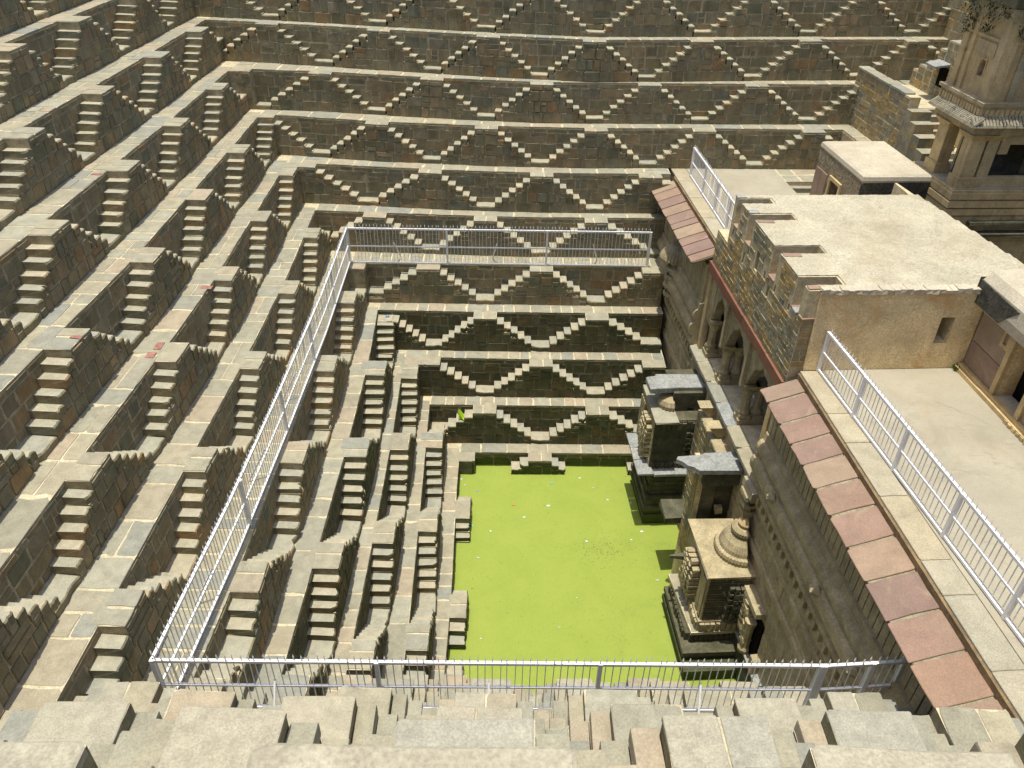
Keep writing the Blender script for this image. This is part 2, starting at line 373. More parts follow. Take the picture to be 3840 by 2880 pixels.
def profile(side, k):
    """columns (a, b, risers): 7 a landing flush with the ledge, 6..2 treads, 1 the slab where two flights meet"""
    a0, b0 = srange(side, k); out = []
    L = [(max(c-w, a0), min(c+w, b0)) for c, w in landings(side, k) if c+w > a0+.05 and c-w < b0-.05]
    edges = [(None, a0)] + L + [(b0, None)]
    for i in range(len(edges)-1):
        a, b = edges[i][1], edges[i+1][0]; G = b - a
        low = k == 3 and i > 0 and ((side == 'far' and i == 1) or (side == 'left' and i == len(edges)-2))
        if i > 0: out.append((edges[i][0], edges[i][1], 6 if low else 7))
        if G < 0.06: continue
        lf, rt = i > 0, i+1 < len(edges)-1                    # a flight goes down from this side
        if k in (8, 4, 0) and side == 'far' and i == 1: lf = False      # these corner blocks drop sheer
        if k in (8, 4, 0) and side == 'left' and i == len(edges)-3: rt = False
        ns = lf + rt
        if ns == 0: out.append((a, b, 1)); continue
        tw = G*.0787 if ns == 2 and G > 2.2 else .275
        room = (G - (.45 if G > 1.2 else .12)) / ns
        n = max(0, min(5, int(room/tw + .01)))
        r = 6
        l, rr = [], []
        for j in range(n):
            if lf: l.append((a + j*tw, a + (j+1)*tw, 6-j))
            if rt: rr.insert(0, (b - (j+1)*tw, b - j*tw, 6-j))
        va, vb = (a + n*tw if lf else a), (b - n*tw if rt else b)
        out += l + [(va, vb, 6-n if n < 5 else 1)] + rr
    return out
def runs(cols, test):
    res = []
    for a, b, r in cols:
        if test(r):
            if res and abs(res[-1][1]-a) < 1e-4: res[-1][1] = b
            else: res.append([a, b])
    return res
def split(a, b, lo, hi):
    n = max(1, round((b-a)/ru(lo, hi))); w = np.array([ru(.6, 1.5) for _ in range(n)]); w = w/w.sum()*(b-a)
    e = [a]
    for x in w: e.append(e[-1]+float(x))
    return list(zip(e[:-1], e[1:]))
ORD = ['lowest', 'second', 'third', 'fourth', 'fifth', 'sixth', 'seventh', 'eighth', 'ninth', 'tenth', 'eleventh', 'twelfth', 'thirteenth']
SIDE_LAB = {'far': 'stone wall across the far end', 'left': 'stone wall along the left side', 'near': 'stone ledge on the near side'}
def tier(side, k):
    a0, b0 = srange(side, k); d = dep(side, k); z1, z0 = zk(k), zk(k-1)
    if k == 0: z0 = zk(0) - 1.2
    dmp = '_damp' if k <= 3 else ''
    mid = (a0+b0)/2
    lab = {'far': f'{ORD[k]} crisscross stair wall above the green pool, across the far end',
           'left': f'{ORD[k]} crisscross stair wall above the green pool, running along the left side',
           'near': f'{ORD[k]} row of ledge stones above the green pool, on the near side under the viewer'}[side]
    T = Thing('terrace_wall', lab, 'stepped wall', pos(side, k, mid, 0, z0), group='stepped terrace walls of the well', kind='thing')
    cols = profile(side, k)
    # --- masonry core: wall face, ledge, column fills
    mb = MB(); n = max(2, int((b0-a0)/.8)); S = [a0 + (b0-a0)*i/n for i in range(n+1)]
    A0, B0 = srange(side, k+1) if k < 12 else (a0-1, b0)
    if side == 'left' and k == 12: A0, B0 = NCORN[13][1], CORN[13][1]
    if side == 'far' and k == 12: A0 = CORN[13][0]
    if side == 'near' and k == 12: A0 = NCORN[13][0]
    if side in ('far', 'near') : B0 = b0
    S2 = [A0 + (B0-A0)*i/n for i in range(n+1)]
    for i in range(n):
        mb.quad(pos(side,k,S[i],0,z0), pos(side,k,S[i+1],0,z0), pos(side,k,S[i+1],0,z1), pos(side,k,S[i],0,z1), 1)
        mb.quad(pos(side,k,S[i],0,z1), pos(side,k,S[i+1],0,z1), pos(side,k+1,S2[i+1],0,z1), pos(side,k+1,S2[i],0,z1), 0)
    if side != 'left' or True:
        for i in (0, n):
            mb.quad(pos(side,k,S[i],0,z0), pos(side,k,S[i],0,z1), pos(side,k+1,S2[i],0,z1), pos(side,k+1,S2[i],0,z0), 1)
    for a, b, r in cols:
        top = z1 - .003 if r == 7 else (z1 - H + (r-1)*RIS + .02)
        if k == 0 and r < 7: top = z1 - H + (r-1)*RIS + .02
        if top <= z0 + .03: continue
        m = max(1, int((b-a)/.8))
        for i in range(m):
            sa, sb = a+(b-a)*i/m, a+(b-a)*(i+1)/m
            mb.hexa([pos(side,k,sa,0,z0), pos(side,k,sb,0,z0), pos(side,k,sb,d-.012,z0), pos(side,k,sa,d-.012,z0), pos(side,k,sa,0,top), pos(side,k,sb,0,top), pos(side,k,sb,d-.012,top), pos(side,k,sa,d-.012,top)], 1, 0, skip=(0,))
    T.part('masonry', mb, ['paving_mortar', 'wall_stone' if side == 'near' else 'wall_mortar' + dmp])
    cnt = {'stone': 0, 'step': 0, 'paving_slab': 0}; extra = []
    def put(name, me, p, rz, sc):
        if not in_view(p, .9 if side == 'near' else .13): return
        if cnt[name] >= 300:
            if name == 'stone': extra.append((me, Matrix.LocRotScale(Vector(p) - Vector(T.org), Matrix.Rotation(rz, 3, 'Z').to_quaternion(), Vector(sc))))
            return
        cnt[name] += 1; q = {'step': .016, 'paving_slab': .005, 'stone': .004}[name]
        T.piece(name, me, p, rz, sc, rot=(ru(-q,q), ru(-q,q), rz))
    def slab(a, b, d0, d1, z=None, th=.05):
        s = (a+b)/2; p = pos(side, k, s, (d0+d1)/2, (z1 if z is None else z) + .010 + ru(-.004, .006)); rz = ang(side, k, s)
        put('paving_slab', random.choice(WORN if side == 'near' and (k >= 8 or rnd() < .4) else SLABS), p, rz + (math.pi if rnd() < .5 else 0) + ru(-.008,.008), (b-a-(.016 if side == 'near' else .036), abs(d1-d0)-.014, th))
    # --- steps and landings
    for a, b, r in cols:
        if r == 7:
            if b-a > .6 and rnd() < (.75 if side != 'near' else .35 if k < 10 else 0):
                c = a + (b-a)*ru(.38, .62); slab(a-.01, c, -.02 - ru(0,.2), d+.008); slab(c, b+.01, -.02 - ru(0,.2), d+.008)
            else: slab(a-.012, b+.012, -.05, d+.008)
        else:
            zt = z1 - H + r*RIS
            if zt < -5.40: continue
            s = (a+b)/2; p = pos(side, k, s, 0, zt + ru(-.011,.008))
            if side == 'near': put('step', random.choice(NSTEP), pos(side, k, s, d/2+.005, zt+.002+ru(-.004,.004)), ang(side,k,s) + ru(-.01,.01), (b-a-.006, d+.03, RIS-.01)); continue
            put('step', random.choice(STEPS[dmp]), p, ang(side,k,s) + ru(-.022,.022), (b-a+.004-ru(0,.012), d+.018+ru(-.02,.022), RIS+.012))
    # --- ledge paving
    run_far = [(S[i], S2[i]) for i in range(n+1)]
    dn = dep(side, k+1) if k < 12 else .3
    def width(s):
        if side == 'far': return E('far', k+1, s) - E('far', k, s)
        if side == 'left': return E('left', k, s) - E('left', k+1, s)
        return E('near', k, s) - E('near', k+1, s)
    aa, bb = a0, b0
    if side == 'left': aa, bb = a0 - .25, b0 + .22
    elif side == 'far': aa = a0 + .02
    for a, b in split(aa, bb, .42, .95):
        w = width((a+b)/2) - dn + .03
        if w > .55 and rnd() < .45:
            c = w*ru(.4, .6); slab(a, b, .008, -c); slab(a, b, -c, -w)
        else: slab(a, b, .008, -w)
    # --- facing stones (the near walls face away from us)
    if side != 'near':
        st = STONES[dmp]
        def put_stone(a, b, za, zb, dd, whole=False):
            if not whole and zb-za > .3 and b-a > .2:
                q = rnd()
                if q < .13:
                    c = za + (zb-za)*ru(.38,.62); put_stone(a, b, za, c, dd, True); put_stone(a, b, c, zb, dd, True); return
                if q < .20 and b-a > .34:
                    c = za + (zb-za)*ru(.35,.65); e = a + (b-a)*ru(.35,.65)
                    put_stone(a, e, za, zb, dd, True); put_stone(e, b, za, c, dd, True); put_stone(e, b, c, zb, dd, True); return
            s = (a+b)/2
            if zb < -5.55: return
            p = pos(side, k, s, dd - .021, (za+zb)/2 + ru(-.006,.006))
            rz = ang(side, k, s)
            put('stone', random.choice(st), p, rz + ru(-.012,.012), (b-a-.027-ru(0,.014), .027+ru(0,.009), zb-za-.025-ru(0,.014)))
        zb0 = z1 - H
        for j in range(3):
            za, zb = zb0 + 2*j*RIS, zb0 + (2*j+2)*RIS
            if j == 2: zb2 = zb
            for a, b in runs(cols, lambda r: (8 if r == 7 else r)-1 >= 2*j+2):
                for q in split(a, b, .26, .52): put_stone(*q, za, zb, d)
            for a, b in runs(cols, lambda r: (8 if r == 7 else r)-1 == 2*j+1):
                put_stone(a, b, za, za+RIS, d)
            for a, b in runs(cols, lambda r: r <= 2*j):
                for q in split(a, b, .28, .75): put_stone(*q, za, zb, 0)
            for a, b in runs(cols, lambda r: r == 2*j+1):
                for q in split(a, b, .30, .6): put_stone(*q, za+RIS, zb, 0)
        za, zb = zb0 + 6*RIS, z1 - .036
        for a, b in runs(cols, lambda r: r == 7):
            for q in split(a, b, .3, .5): put_stone(*q, za, zb, d)
        for a, b in runs(cols, lambda r: r <= 6):
            for q in split(a, b, .3, .65): put_stone(*q, za, zb, 0)
    if extra:                                               # stones past the first 300 of a wall: one joined part
        mb = MB()
        for me, mx in extra:
            n0 = len(mb.v); mb.v += [tuple(mx @ v.co) for v in me.vertices]
            mb.f += [tuple(n0 + i for i in p.vertices) for p in me.polygons]; mb.m += [0]*len(me.polygons)
        o = bpy.data.objects.new('stonework', mb.mesh('stonework', ['wall_stone' + dmp])); col.objects.link(o); o.parent = T.o; o['kind'] = 'stuff'
    return T
random.seed(21)
TIER = {}
for sd in ('left', 'far', 'near'):
    for k in range(13): TIER[sd, k] = tier(sd, k)

# ------------------------------------------------------------------ pool
WZ = zk(0) - 3*RIS - .03
mb = MB(); mb.quad((-.6,-5,WZ), (9,-5,WZ), (9,6,WZ), (-.6,6,WZ))
solo('water', mb, 'duckweed', None, None, (4,0,WZ), kind='structure')
mb = MB(); zg = zk(13)
for x0, x1, y0, y1 in ((-400,-12.9,-400,400), (-12.9,22,17.2,400), (-12.9,22,-400,-15.2), (22,400,-400,400)):
    mb.quad((x0,y0,zg), (x1,y0,zg), (x1,y1,zg), (x0,y1,zg))
solo('ground', mb, 'paving_mortar', None, None, (0,0,zg), kind='structure')
mb = MB(); mb.quad((-14,-18,-6.6), (22,-18,-6.6), (22,18,-6.6), (-14,18,-6.6)); solo('well_floor', mb, 'wall_mortar_damp', None, None, kind='structure')

# ------------------------------------------------------------------ railings
def bar_mesh(hh, w=.0125):
    mb = MB(); mb.box(-w/2, w/2, -w/2, w/2, 0, hh)
    mb.lathe([(w*.45, hh), (w*1.15, hh+.02), (w*.8, hh+.045), (.001, hh+.085)], 0, 0, 6)
    return mb.mesh('bar', ['painted_steel'])
BAR = bar_mesh(1.24)
BARP = bar_mesh(.93)
def railing(label, pts, z, posts=(), group=None, braces=(), hr=1.2, bot=True, sp=.115, end_post=(True, True), bar=None, brace_n=None):
    p0 = pts[0]; T = Thing('railing', label, 'railing', (p0[0], p0[1], z), group=group)
    for i in range(len(pts)-1):
        a, b = Vector((*pts[i], z)), Vector((*pts[i+1], z)); L = (b-a).length; ax = (b-a)/L
        for hh, nm, w in ((hr, 'top_rail', .05), (hr*.5, 'middle_rail', .036), (.035, 'bottom_rail', .045)):
            T.part(nm, MB().bar(a+Vector((0,0,hh)), b+Vector((0,0,hh)), w), 'painted_steel')
        n = int(L/sp)
        for j in range(n):
            if rnd() < .012: continue
            q = a + ax*((j+.5)*L/n)
            T.piece('bar', bar or BAR, (q.x, q.y, z+.04), 0, (1,1,1), rot=(random.gauss(0,.009), random.gauss(0,.009), 0))
    for q in posts:
        T.part('post', MB().box(q[0]-.032, q[0]+.032, q[1]-.032, q[1]+.032, z, z+hr+.02), 'painted_steel')
    for (x0,y0,x1,y1) in braces:
        T.part('brace', MB().bar((x0,y0,z+hr*.62), (x1,y1,z+.02), .03), 'painted_steel')
    return T
zr = 0.012
railing('white spiked railing across the far edge above the pool', [(-3.36,8.42), (6.3,8.55)], zr, [(-3.36,8.42), (-.2,8.46), (3.0,8.5), (6.3,8.55)], 'white spiked railings round the well', [(-1.9,8.44,-1.75,8.85), (1.4,8.48,1.25,8.9), (4.5,8.53,4.7,8.95)])
railing('long white spiked railing down the left side of the pool', [(-3.36,8.42), (-3.26,4.0), (-3.28,0), (-3.34,-4), (-3.48,-7.42)], zr, [(-3.32,5.6), (-3.28,2.6), (-3.28,-.4), (-3.31,-3.4), (-3.48,-7.42)], 'white spiked railings round the well',
        [(-3.32,4.2,-3.72,4.0), (-3.3,1.0,-3.7,.8), (-3.3,-1.9,-3.7,-2.1), (-3.36,-5.2,-3.75,-5.4)])
railing('white spiked railing nearest the viewer, across the bottom', [(-3.48,-7.42), (6.68,-7.33)], zr, [(-.1,-7.4), (3.3,-7.36), (6.68,-7.33)], 'white spiked railings round the well',
        [(-1.7,-7.4,-1.72,-7.8), (1.6,-7.38,1.62,-7.78), (4.9,-7.34,4.88,-7.74)])
railing('short white gate closing the near railing against the carved wall', [(6.74,-7.33), (7.5,-7.27), (8.0,-7.22)], zr, [(6.74,-7.33), (7.5,-7.27), (8.0,-7.22)], None)

# ------------------------------------------------------------------ palace and carved temple on the right (local frame u, w, z)
TZ = 2.46
OCH = [(.72,.57,.33), (.68,.54,.31), (.74,.585,.34)]
stone('ochre_plaster', OCH, mottle=0.22, scale=1.6, bump=0.8, bdist=0.03, stain=(0.75, .53, (.58,.36,.15), .85), fine=28, speck=0.3)
stone('pale_plaster', [(.47,.42,.32)], mottle=0.16, scale=1.3, bump=0.5, fine=30, speck=0.22, stain=(1.5, .62, (.31,.26,.18), .6), bdist=0.03)
stone('roof_plaster', [(.42,.385,.285)], mottle=0.2, scale=1.0, bump=0.8, fine=24, speck=0.26, stain=(1.1, .6, (.25,.2,.13), .55), bdist=0.03)
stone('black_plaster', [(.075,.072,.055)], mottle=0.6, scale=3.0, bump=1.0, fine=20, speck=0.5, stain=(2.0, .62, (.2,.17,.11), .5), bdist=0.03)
stone('rubble_plaster', [(.25,.21,.14)], mottle=0.6, scale=7, bump=1.2, fine=22, speck=0.6, stain=(4.0, .56, (.33,.2,.08), .8), bdist=0.05)
stone('floor_concrete', [(.36,.33,.255)], mottle=0.13, scale=0.9, bump=0.25, speck=0.1, stain=(0.7, .56, (.27,.25,.19), .6))
stone('red_sandstone', [(.29,.19,.145), (.33,.235,.165), (.23,.15,.13), (.36,.27,.185), (.265,.175,.145), (.31,.20,.14)], mottle=0.2, scale=2.2, bump=0.3, stain=(1.6, .55, (.37,.28,.19), .65), speck=0.2, moss=(.3, (.20,.165,.115)))
stone('red_band', [(.205,.095,.062), (.23,.115,.07)], mottle=0.18, scale=2.5, bump=0.25, speck=0.12)
stone('ashlar', [(.27,.25,.17), (.32,.265,.155), (.22,.215,.16), (.37,.275,.13), (.195,.195,.15), (.30,.265,.18)], mottle=0.4, scale=3.5, bump=0.6, stain=(1.3, .47, (.44,.29,.10), .75), streak=.3)
stone('ashlar_mortar', [(.52,.44,.28)], mottle=0.4, scale=6, stain=(1.3, .57, (.36,.24,.1), .5), bump=.6)
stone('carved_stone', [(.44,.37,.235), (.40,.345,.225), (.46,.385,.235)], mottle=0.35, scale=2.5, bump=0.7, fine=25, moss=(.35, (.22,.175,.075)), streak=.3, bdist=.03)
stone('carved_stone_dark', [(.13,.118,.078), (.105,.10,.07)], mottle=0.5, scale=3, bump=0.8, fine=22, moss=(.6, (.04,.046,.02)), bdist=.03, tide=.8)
stone('grey_slab', [(.30,.31,.30), (.265,.275,.27), (.32,.32,.29)], mottle=0.25, scale=3, bump=0.9, fine=16, speck=.3, bdist=.03)
stone('tower_stone', [(.57,.43,.22), (.53,.40,.21), (.59,.45,.23), (.50,.39,.22)], mottle=0.3, scale=2.2, bump=0.5, streak=.3, stain=(1.4,.58,(.22,.13,.055),.6))
plain('shade_black', (.012,.011,.009), 1.0, spec=0.0)  # flat black that paints the shade of interiors
stone('ivy_leaf', [(.04,.05,.018), (.06,.065,.025), (.085,.075,.03), (.035,.035,.018)], mottle=.3, bump=0)

def weather(name, crack=1.2, amt=.7, dark=(.16,.13,.085)):
    """cracks, rain stains and dark scuffs over a big plastered sheet"""
    m = MAT[name]; t = m.node_tree; b = next(n for n in t.nodes if n.type == 'BSDF_PRINCIPLED')
    src = b.inputs['Base Color'].links[0].from_socket; pos = next(n for n in t.nodes if n.type == 'NEW_GEOMETRY').outputs['Position']
    wv = t.nodes.new('ShaderNodeVectorMath'); wv.operation = 'ADD'; nn = N(t, 'ShaderNodeTexNoise', Scale=2.2, Detail=5); t.links.new(pos, nn.inputs['Vector'])
    sc_ = t.nodes.new('ShaderNodeVectorMath'); sc_.operation = 'SCALE'; sc_.inputs['Scale'].default_value = .5; t.links.new(nn.outputs['Color'], sc_.inputs[0])
    t.links.new(pos, wv.inputs[0]); t.links.new(sc_.outputs[0], wv.inputs[1])
    vo = N(t, 'ShaderNodeTexVoronoi', Scale=crack); vo.feature = 'DISTANCE_TO_EDGE'; t.links.new(wv.outputs[0], vo.inputs['Vector'])
    line = mth(t, 'MULTIPLY', rng(t, vo.outputs['Distance'], 0.0, 0.010, .8, 0), rng(t, noise(t, pos, 1.1, 3), .46, .6))
    c = mix(t, mth(t, 'MULTIPLY', line, amt), src, dark)
    mp = N(t, 'ShaderNodeMapping'); mp.inputs['Scale'].default_value = (1.0, 3.6, 1.0); t.links.new(pos, mp.inputs[0])
    c = mix(t, mth(t, 'MULTIPLY', rng(t, noise(t, mp.outputs[0], 3.0, 8, .8, .6), .56, .68, 0, .55), rng(t, noise(t, pos, .45, 3), .42, .6)), c, dark)
    c = mix(t, rng(t, noise(t, pos, .5, 4, .6, 1.5), .5, .75, 0, .45), c, (.30,.24,.15))
    t.links.new(c, b.inputs['Base Color'])
for q in ('roof_plaster', 'floor_concrete', 'pale_plaster'): weather(q, 1.1 if q == 'roof_plaster' else .5, .75 if q == 'roof_plaster' else .5)

def pal(name, label, cat, org, group=None, kind=None): return Thing(name, label, cat, org, group, kind, pal=True)
ASH = [stone_mesh('ashlar', .06) for _ in range(20)]
CARV = [stone_mesh('carved_stone', .05) for _ in range(14)]
CARVD = [stone_mesh('carved_stone_dark', .05) for _ in range(14)]
stone('edge_stone', [(.37,.335,.245), (.39,.345,.245), (.34,.315,.24), (.375,.325,.225)], mottle=.2, scale=2, bump=.25, stain=(1.5,.6,(.24,.21,.15),.6))
EDGES = [slab_mesh('edge_stone', .02) for _ in range(8)]
REDS = [slab_mesh('red_sandstone', .035) for _ in range(12)]
GREYS = [slab_mesh('grey_slab', .07) for _ in range(8)]
TOWS = [stone_mesh('tower_stone', .03) for _ in range(12)]
def clad(T, meshes, plane, at, a0, a1, z0, z1, row, lo, hi, dirn, skip=None, name='stone', dep_=.028, gap=.018, lim=300, par=None):
    """lay courses of single stones on a wall. plane 'u': wall u=at facing dirn(-1/+1), runs along w; plane 'w' likewise along u"""
    n = max(1, round((z1-z0)/row)); cnt = 0
    rz = {('u',-1): math.pi/2, ('u',1): -math.pi/2, ('w',-1): math.pi, ('w',1): 0.0}[(plane, dirn)]
    for i in range(n):
        za, zb = z0+(z1-z0)*i/n, z0+(z1-z0)*(i+1)/n
        for a, b in split(a0, a1, lo, hi):
            s, z = (a+b)/2, (za+zb)/2
            if skip and skip(a, b, za, zb): continue
            if cnt >= lim: return
            p = (at - dirn*.018, s, z) if plane == 'u' else (s, at - dirn*.018, z)
            if not in_view(wor(*p), .05): continue
            cnt += 1
            T.piece(name, random.choice(meshes), p, rz, (b-a-gap-ru(0,.008), dep_+ru(0,.009), zb-za-gap-ru(0,.006)), parent=par)
def carve(mb, cutters):
    """mesh minus boxes"""
    me = mb.mesh('t', []); ob = bpy.data.objects.new('t', me); col.objects.link(ob); cs = []
    for i, c in enumerate(cutters):
        co = bpy.data.objects.new('c%d' % i, c.mesh('c', [])); col.objects.link(co); cs.append(co)
        md = ob.modifiers.new('b', 'BOOLEAN'); md.operation = 'DIFFERENCE'; md.object = co; md.solver = 'EXACT'
    dg = bpy.context.evaluated_depsgraph_get(); r = bpy.data.meshes.new_from_object(ob.evaluated_get(dg))
    out = MB(); out.v = [tuple(v.co) for v in r.vertices]; out.f = [tuple(p.vertices) for p in r.polygons]; out.m = [0]*len(out.f)
    for o in [ob] + cs: m_ = o.data; bpy.data.objects.remove(o); bpy.data.meshes.remove(m_)
    bpy.data.meshes.remove(r); return out
def BX(*a): return MB().box(*a)

random.seed(5)
# --- the lower carved wall with its run of mouldings
PROF = [(0.9, 2.0), (0.58, 1.98), (0.58, 0.78), (0.463, 0.74), (0.438, 0.56), (0.376, 0.52), (0.326, 0.44), (0.314, 0.36), (0.326, 0.28), (0.376, 0.22), (0.426, 0.18), (0.376, 0.12), (0.295, 0.08), (0.264, -0.02), (0.264, -0.14), (0.295, -0.24), (0.401, -0.28), (0.401, -0.42), (0.351, -0.46), (0.351, -0.58), (0.438, -0.64), (0.438, -0.86), (0.401, -0.9), (0.401, -1.0), (0.5, -1.06), (0.5, -1.3), (0.45, -1.34), (0.45, -1.44), (0.5, -1.48), (0.5, -1.95), (0.438, -2.0), (0.426, -2.12), (0.475, -2.2), (0.5, -2.25), (0.5, -6.2), (0.9, -6.2)]
def carved_wall(label, w0, w1, prof, nsl):
    T = pal('carved_wall', label, 'carved wall', (.5, (w0+w1)/2, -6.2), kind='thing')
    T.part('moulding', MB().extr(prof, w0, w1), 'carved_stone')
    n = int((w1-w0)/.19)
    for i in range(n):
        a = w0 + (w1-w0)*i/n; b = w0 + (w1-w0)*(i+1)/n
        T.part('slat', MB().rbox(.49, .62, a+.014, b-.014, .80, 1.93, .006), 'carved_stone')
    n = int((w1-w0)/.26)
    for i in range(n):
        a = w0 + (w1-w0)*(i+.3)/n
        T.part('dentil', MB().rbox(.35, .46, a, a+.10, -.84, -.66, .008), 'carved_stone')
    return T
TW1 = carved_wall('long moulded temple wall under the nearer red awning', -9.6, -1.0, PROF, 40)
clad(TW1, CARV, 'u', .5, -3.2, -1.1, -4.4, -1.1, .36, .4, .8, -1)
clad(TW1, CARV, 'u', .5, -9.0, -3.2, -4.4, -1.1, .36, .5, .9, -1)
TW1.part('plinth', MB().box(.34, .9, -9.6, -2.36, -6.2, -4.42), 'carved_stone_dark')
for a, b in split(-9.0, -2.36, .8, 1.2): TW1.piece('ledge_slab', random.choice(GREYS), (.42, (a+b)/2, -4.385), math.pi/2, (b-a-.02, .22, .06))
for w, z in ((-4.9,.0), (-6.6,-.02), (-2.4,.0)):     # loose carved lumps left on the mouldings
    TW1.part('broken_carving', MB().lathe([(.02,z), (.12,z+.02), (.13,z+.09), (.07,z+.16), (.01,z+.18)],   .27, w, 9, rib=.15, nrib=1), 'carved_stone')
TW2 = carved_wall('moulded temple wall under the farther red awning, meeting the far stairs', 4.78, 9.9, PROF, 26)
clad(TW2, CARV, 'u', .5, 4.3, 9.4, -5.6, -1.1, .36, .45, .9, -1)
T = pal('carved_canopy', 'ribbed stone canopy on a stacked bracket beside the far railing end', 'canopy', (.4, 7.6, -.6))
T.part('hood', MB().lathe([(.50,.72), (.56,.78), (.52,.88), (.40,1.06), (.22,1.2), (.02,1.24)], .52, 7.75, 30, math.pi*.5, math.pi*1.5, .03, 1), 'carved_stone')
for i, (r_, z) in enumerate(((.30,.62), (.2,.5), (.3,.36), (.22,.2), (.32,.05), (.24,-.1), (.34,-.24), (.2,-.42), (.3,-.55))):
    T.part('moulding', MB().lathe([(r_*.9,z), (r_,z+.04), (r_,z+.10), (r_*.8,z+.14)], .5, 7.7, 12, math.pi*.5, math.pi*1.5), 'carved_stone')
T.part('post', BX(.36,.6,7.55,7.85,-.6,.75), 'carved_stone')

# --- middle bay: wall below the arcade
T = pal('lower_wall', 'rough stone wall below the arcade ledge with two jutting bracket stones', 'wall', (.5, 1.9, -6.2), kind='thing')
T.part('masonry', BX(.5, 4.0, -1.0, 4.78, -6.2, -.72), 'ashlar_mortar')
clad(T, CARV, 'u', .5, -1.0, 4.7, -5.4, -.74, .32, .3, .65, -1)
for (w, z) in ((2.2, -.86), (1.3, -.84)):
    T.part('bracket', MB().hexa([(.3,w-.13,z-.34),(.52,w-.13,z-.34),(.52,w+.13,z-.34),(.3,w+.13,z-.34),(.02,w-.17,z),(.52,w-.17,z),(.52,w+.17,z),(.02,w+.17,z)]), 'carved_stone')
# --- arcade
A = pal('arcade', 'three cusped arches on paired columns in the front of the palace block', 'arcade', (.6, 1.9, -.6))
A.part('floor', BX(.5, 2.2, -1.0, 4.78, -.719, -.60), 'paving_mortar')
for a, b in split(-1.0, 4.78, .7, 1.2): A.piece('ledge_slab', random.choice(SLABS if rnd() < .7 else GREYS), (.55, (a+b)/2, -.585), math.pi/2, (b-a-.015, .40, .10))
A.part('back_wall', BX(2.2, 2.5, -1.0, 4.78, -.6, 2.0), 'carved_stone')
A.part('side_wall', BX(.75, 2.2, -1.28, -1.005, -.6, 2.0), 'ochre_plaster'); A.part('side_wall', BX(.75, 2.2, 4.62, 4.9, -.6, 2.0), 'ochre_plaster')
A.part('ceiling', BX(.9, 2.2, -1.0, 4.62, 1.86, 2.0), 'carved_stone')
bays = ((3.02, 4.12), (1.22, 2.78), (-.70, 1.02))
mb = MB(); mb.box(.62,.9,4.12,4.62,.45,1.84); mb.box(.62,.9,2.78,3.02,.45,1.84); mb.box(.62,.9,1.02,1.22,.45,1.84); mb.box(.62,.9,-1.0,-.70,.45,1.84)
for a, b in bays:
    n = 28
    for i in range(n):
        wa, wb = a+(b-a)*i/n, a+(b-a)*(i+1)/n; x = (i+.5)/n*2-1
        zz = .5 + 1.08*(1-abs(x)**1.7)**.62 - .07*abs(math.cos((x+1)*math.pi*2.25))
        zz = max(.5, min(zz, 1.6))
        mb.box(.64, .88, wa, wb, zz, 1.84)
A.part('arch_screen', mb, 'carved_stone')
for w in (4.22, 2.9, 1.12):
    for u in (.80, 1.12):
        mb = MB().box(u-.17,u+.17,w-.19,w+.19,-.585,-.45); mb.box(u-.145,u+.145,w-.16,w+.16,-.45,-.33)
        mb.lathe([(.15,-.33), (.165,-.25), (.12,-.16), (.115,.1), (.12,.28), (.16,.36), (.16,.42), (.13,.46)], u, w, 16, rib=.03, nrib=1)
        A.part('column', mb, 'carved_stone')
        A.part('capital', MB().hexa([(u-.12,w-.12,.42),(u+.12,w-.12,.42),(u+.12,w+.12,.42),(u-.12,w+.12,.42),(u-.2,w-.22,.6),(u+.2,w-.22,.6),(u+.2,w+.22,.6),(u-.2,w+.22,.6)]), 'carved_stone')
A.part('pilaster', BX(.46,.64,-.98,-.78,-.585,1.84), 'tower_stone')
A.part('pilaster', BX(.56,.72,4.5,4.72,-.585,1.84), 'tower_stone'); A.part('pilaster', BX(.54,.66,2.84,2.96,.5,1.84), 'carved_stone'); A.part('pilaster', BX(.54,.66,1.06,1.18,.5,1.84), 'carved_stone')
for a, b in ((1.25, 2.75), (-.7, 1.0)):
    G = pal('iron_grille', 'dark iron bar grille between the columns of the ' + ('middle' if a > 0 else 'nearest') + ' arch', 'grille', (1.3, (a+b)/2, -.6))
    for i in range(12):
        w = a+(b-a)*(i+.5)/12; G.part('bar', MB().bar((1.32,w,-.55), (1.32,w,.75), .022), 'painted_steel')
    for z in (-.4, .1, .6): G.part('rail', MB().bar((1.32,a,z), (1.32,b,z), .028), 'painted_steel')

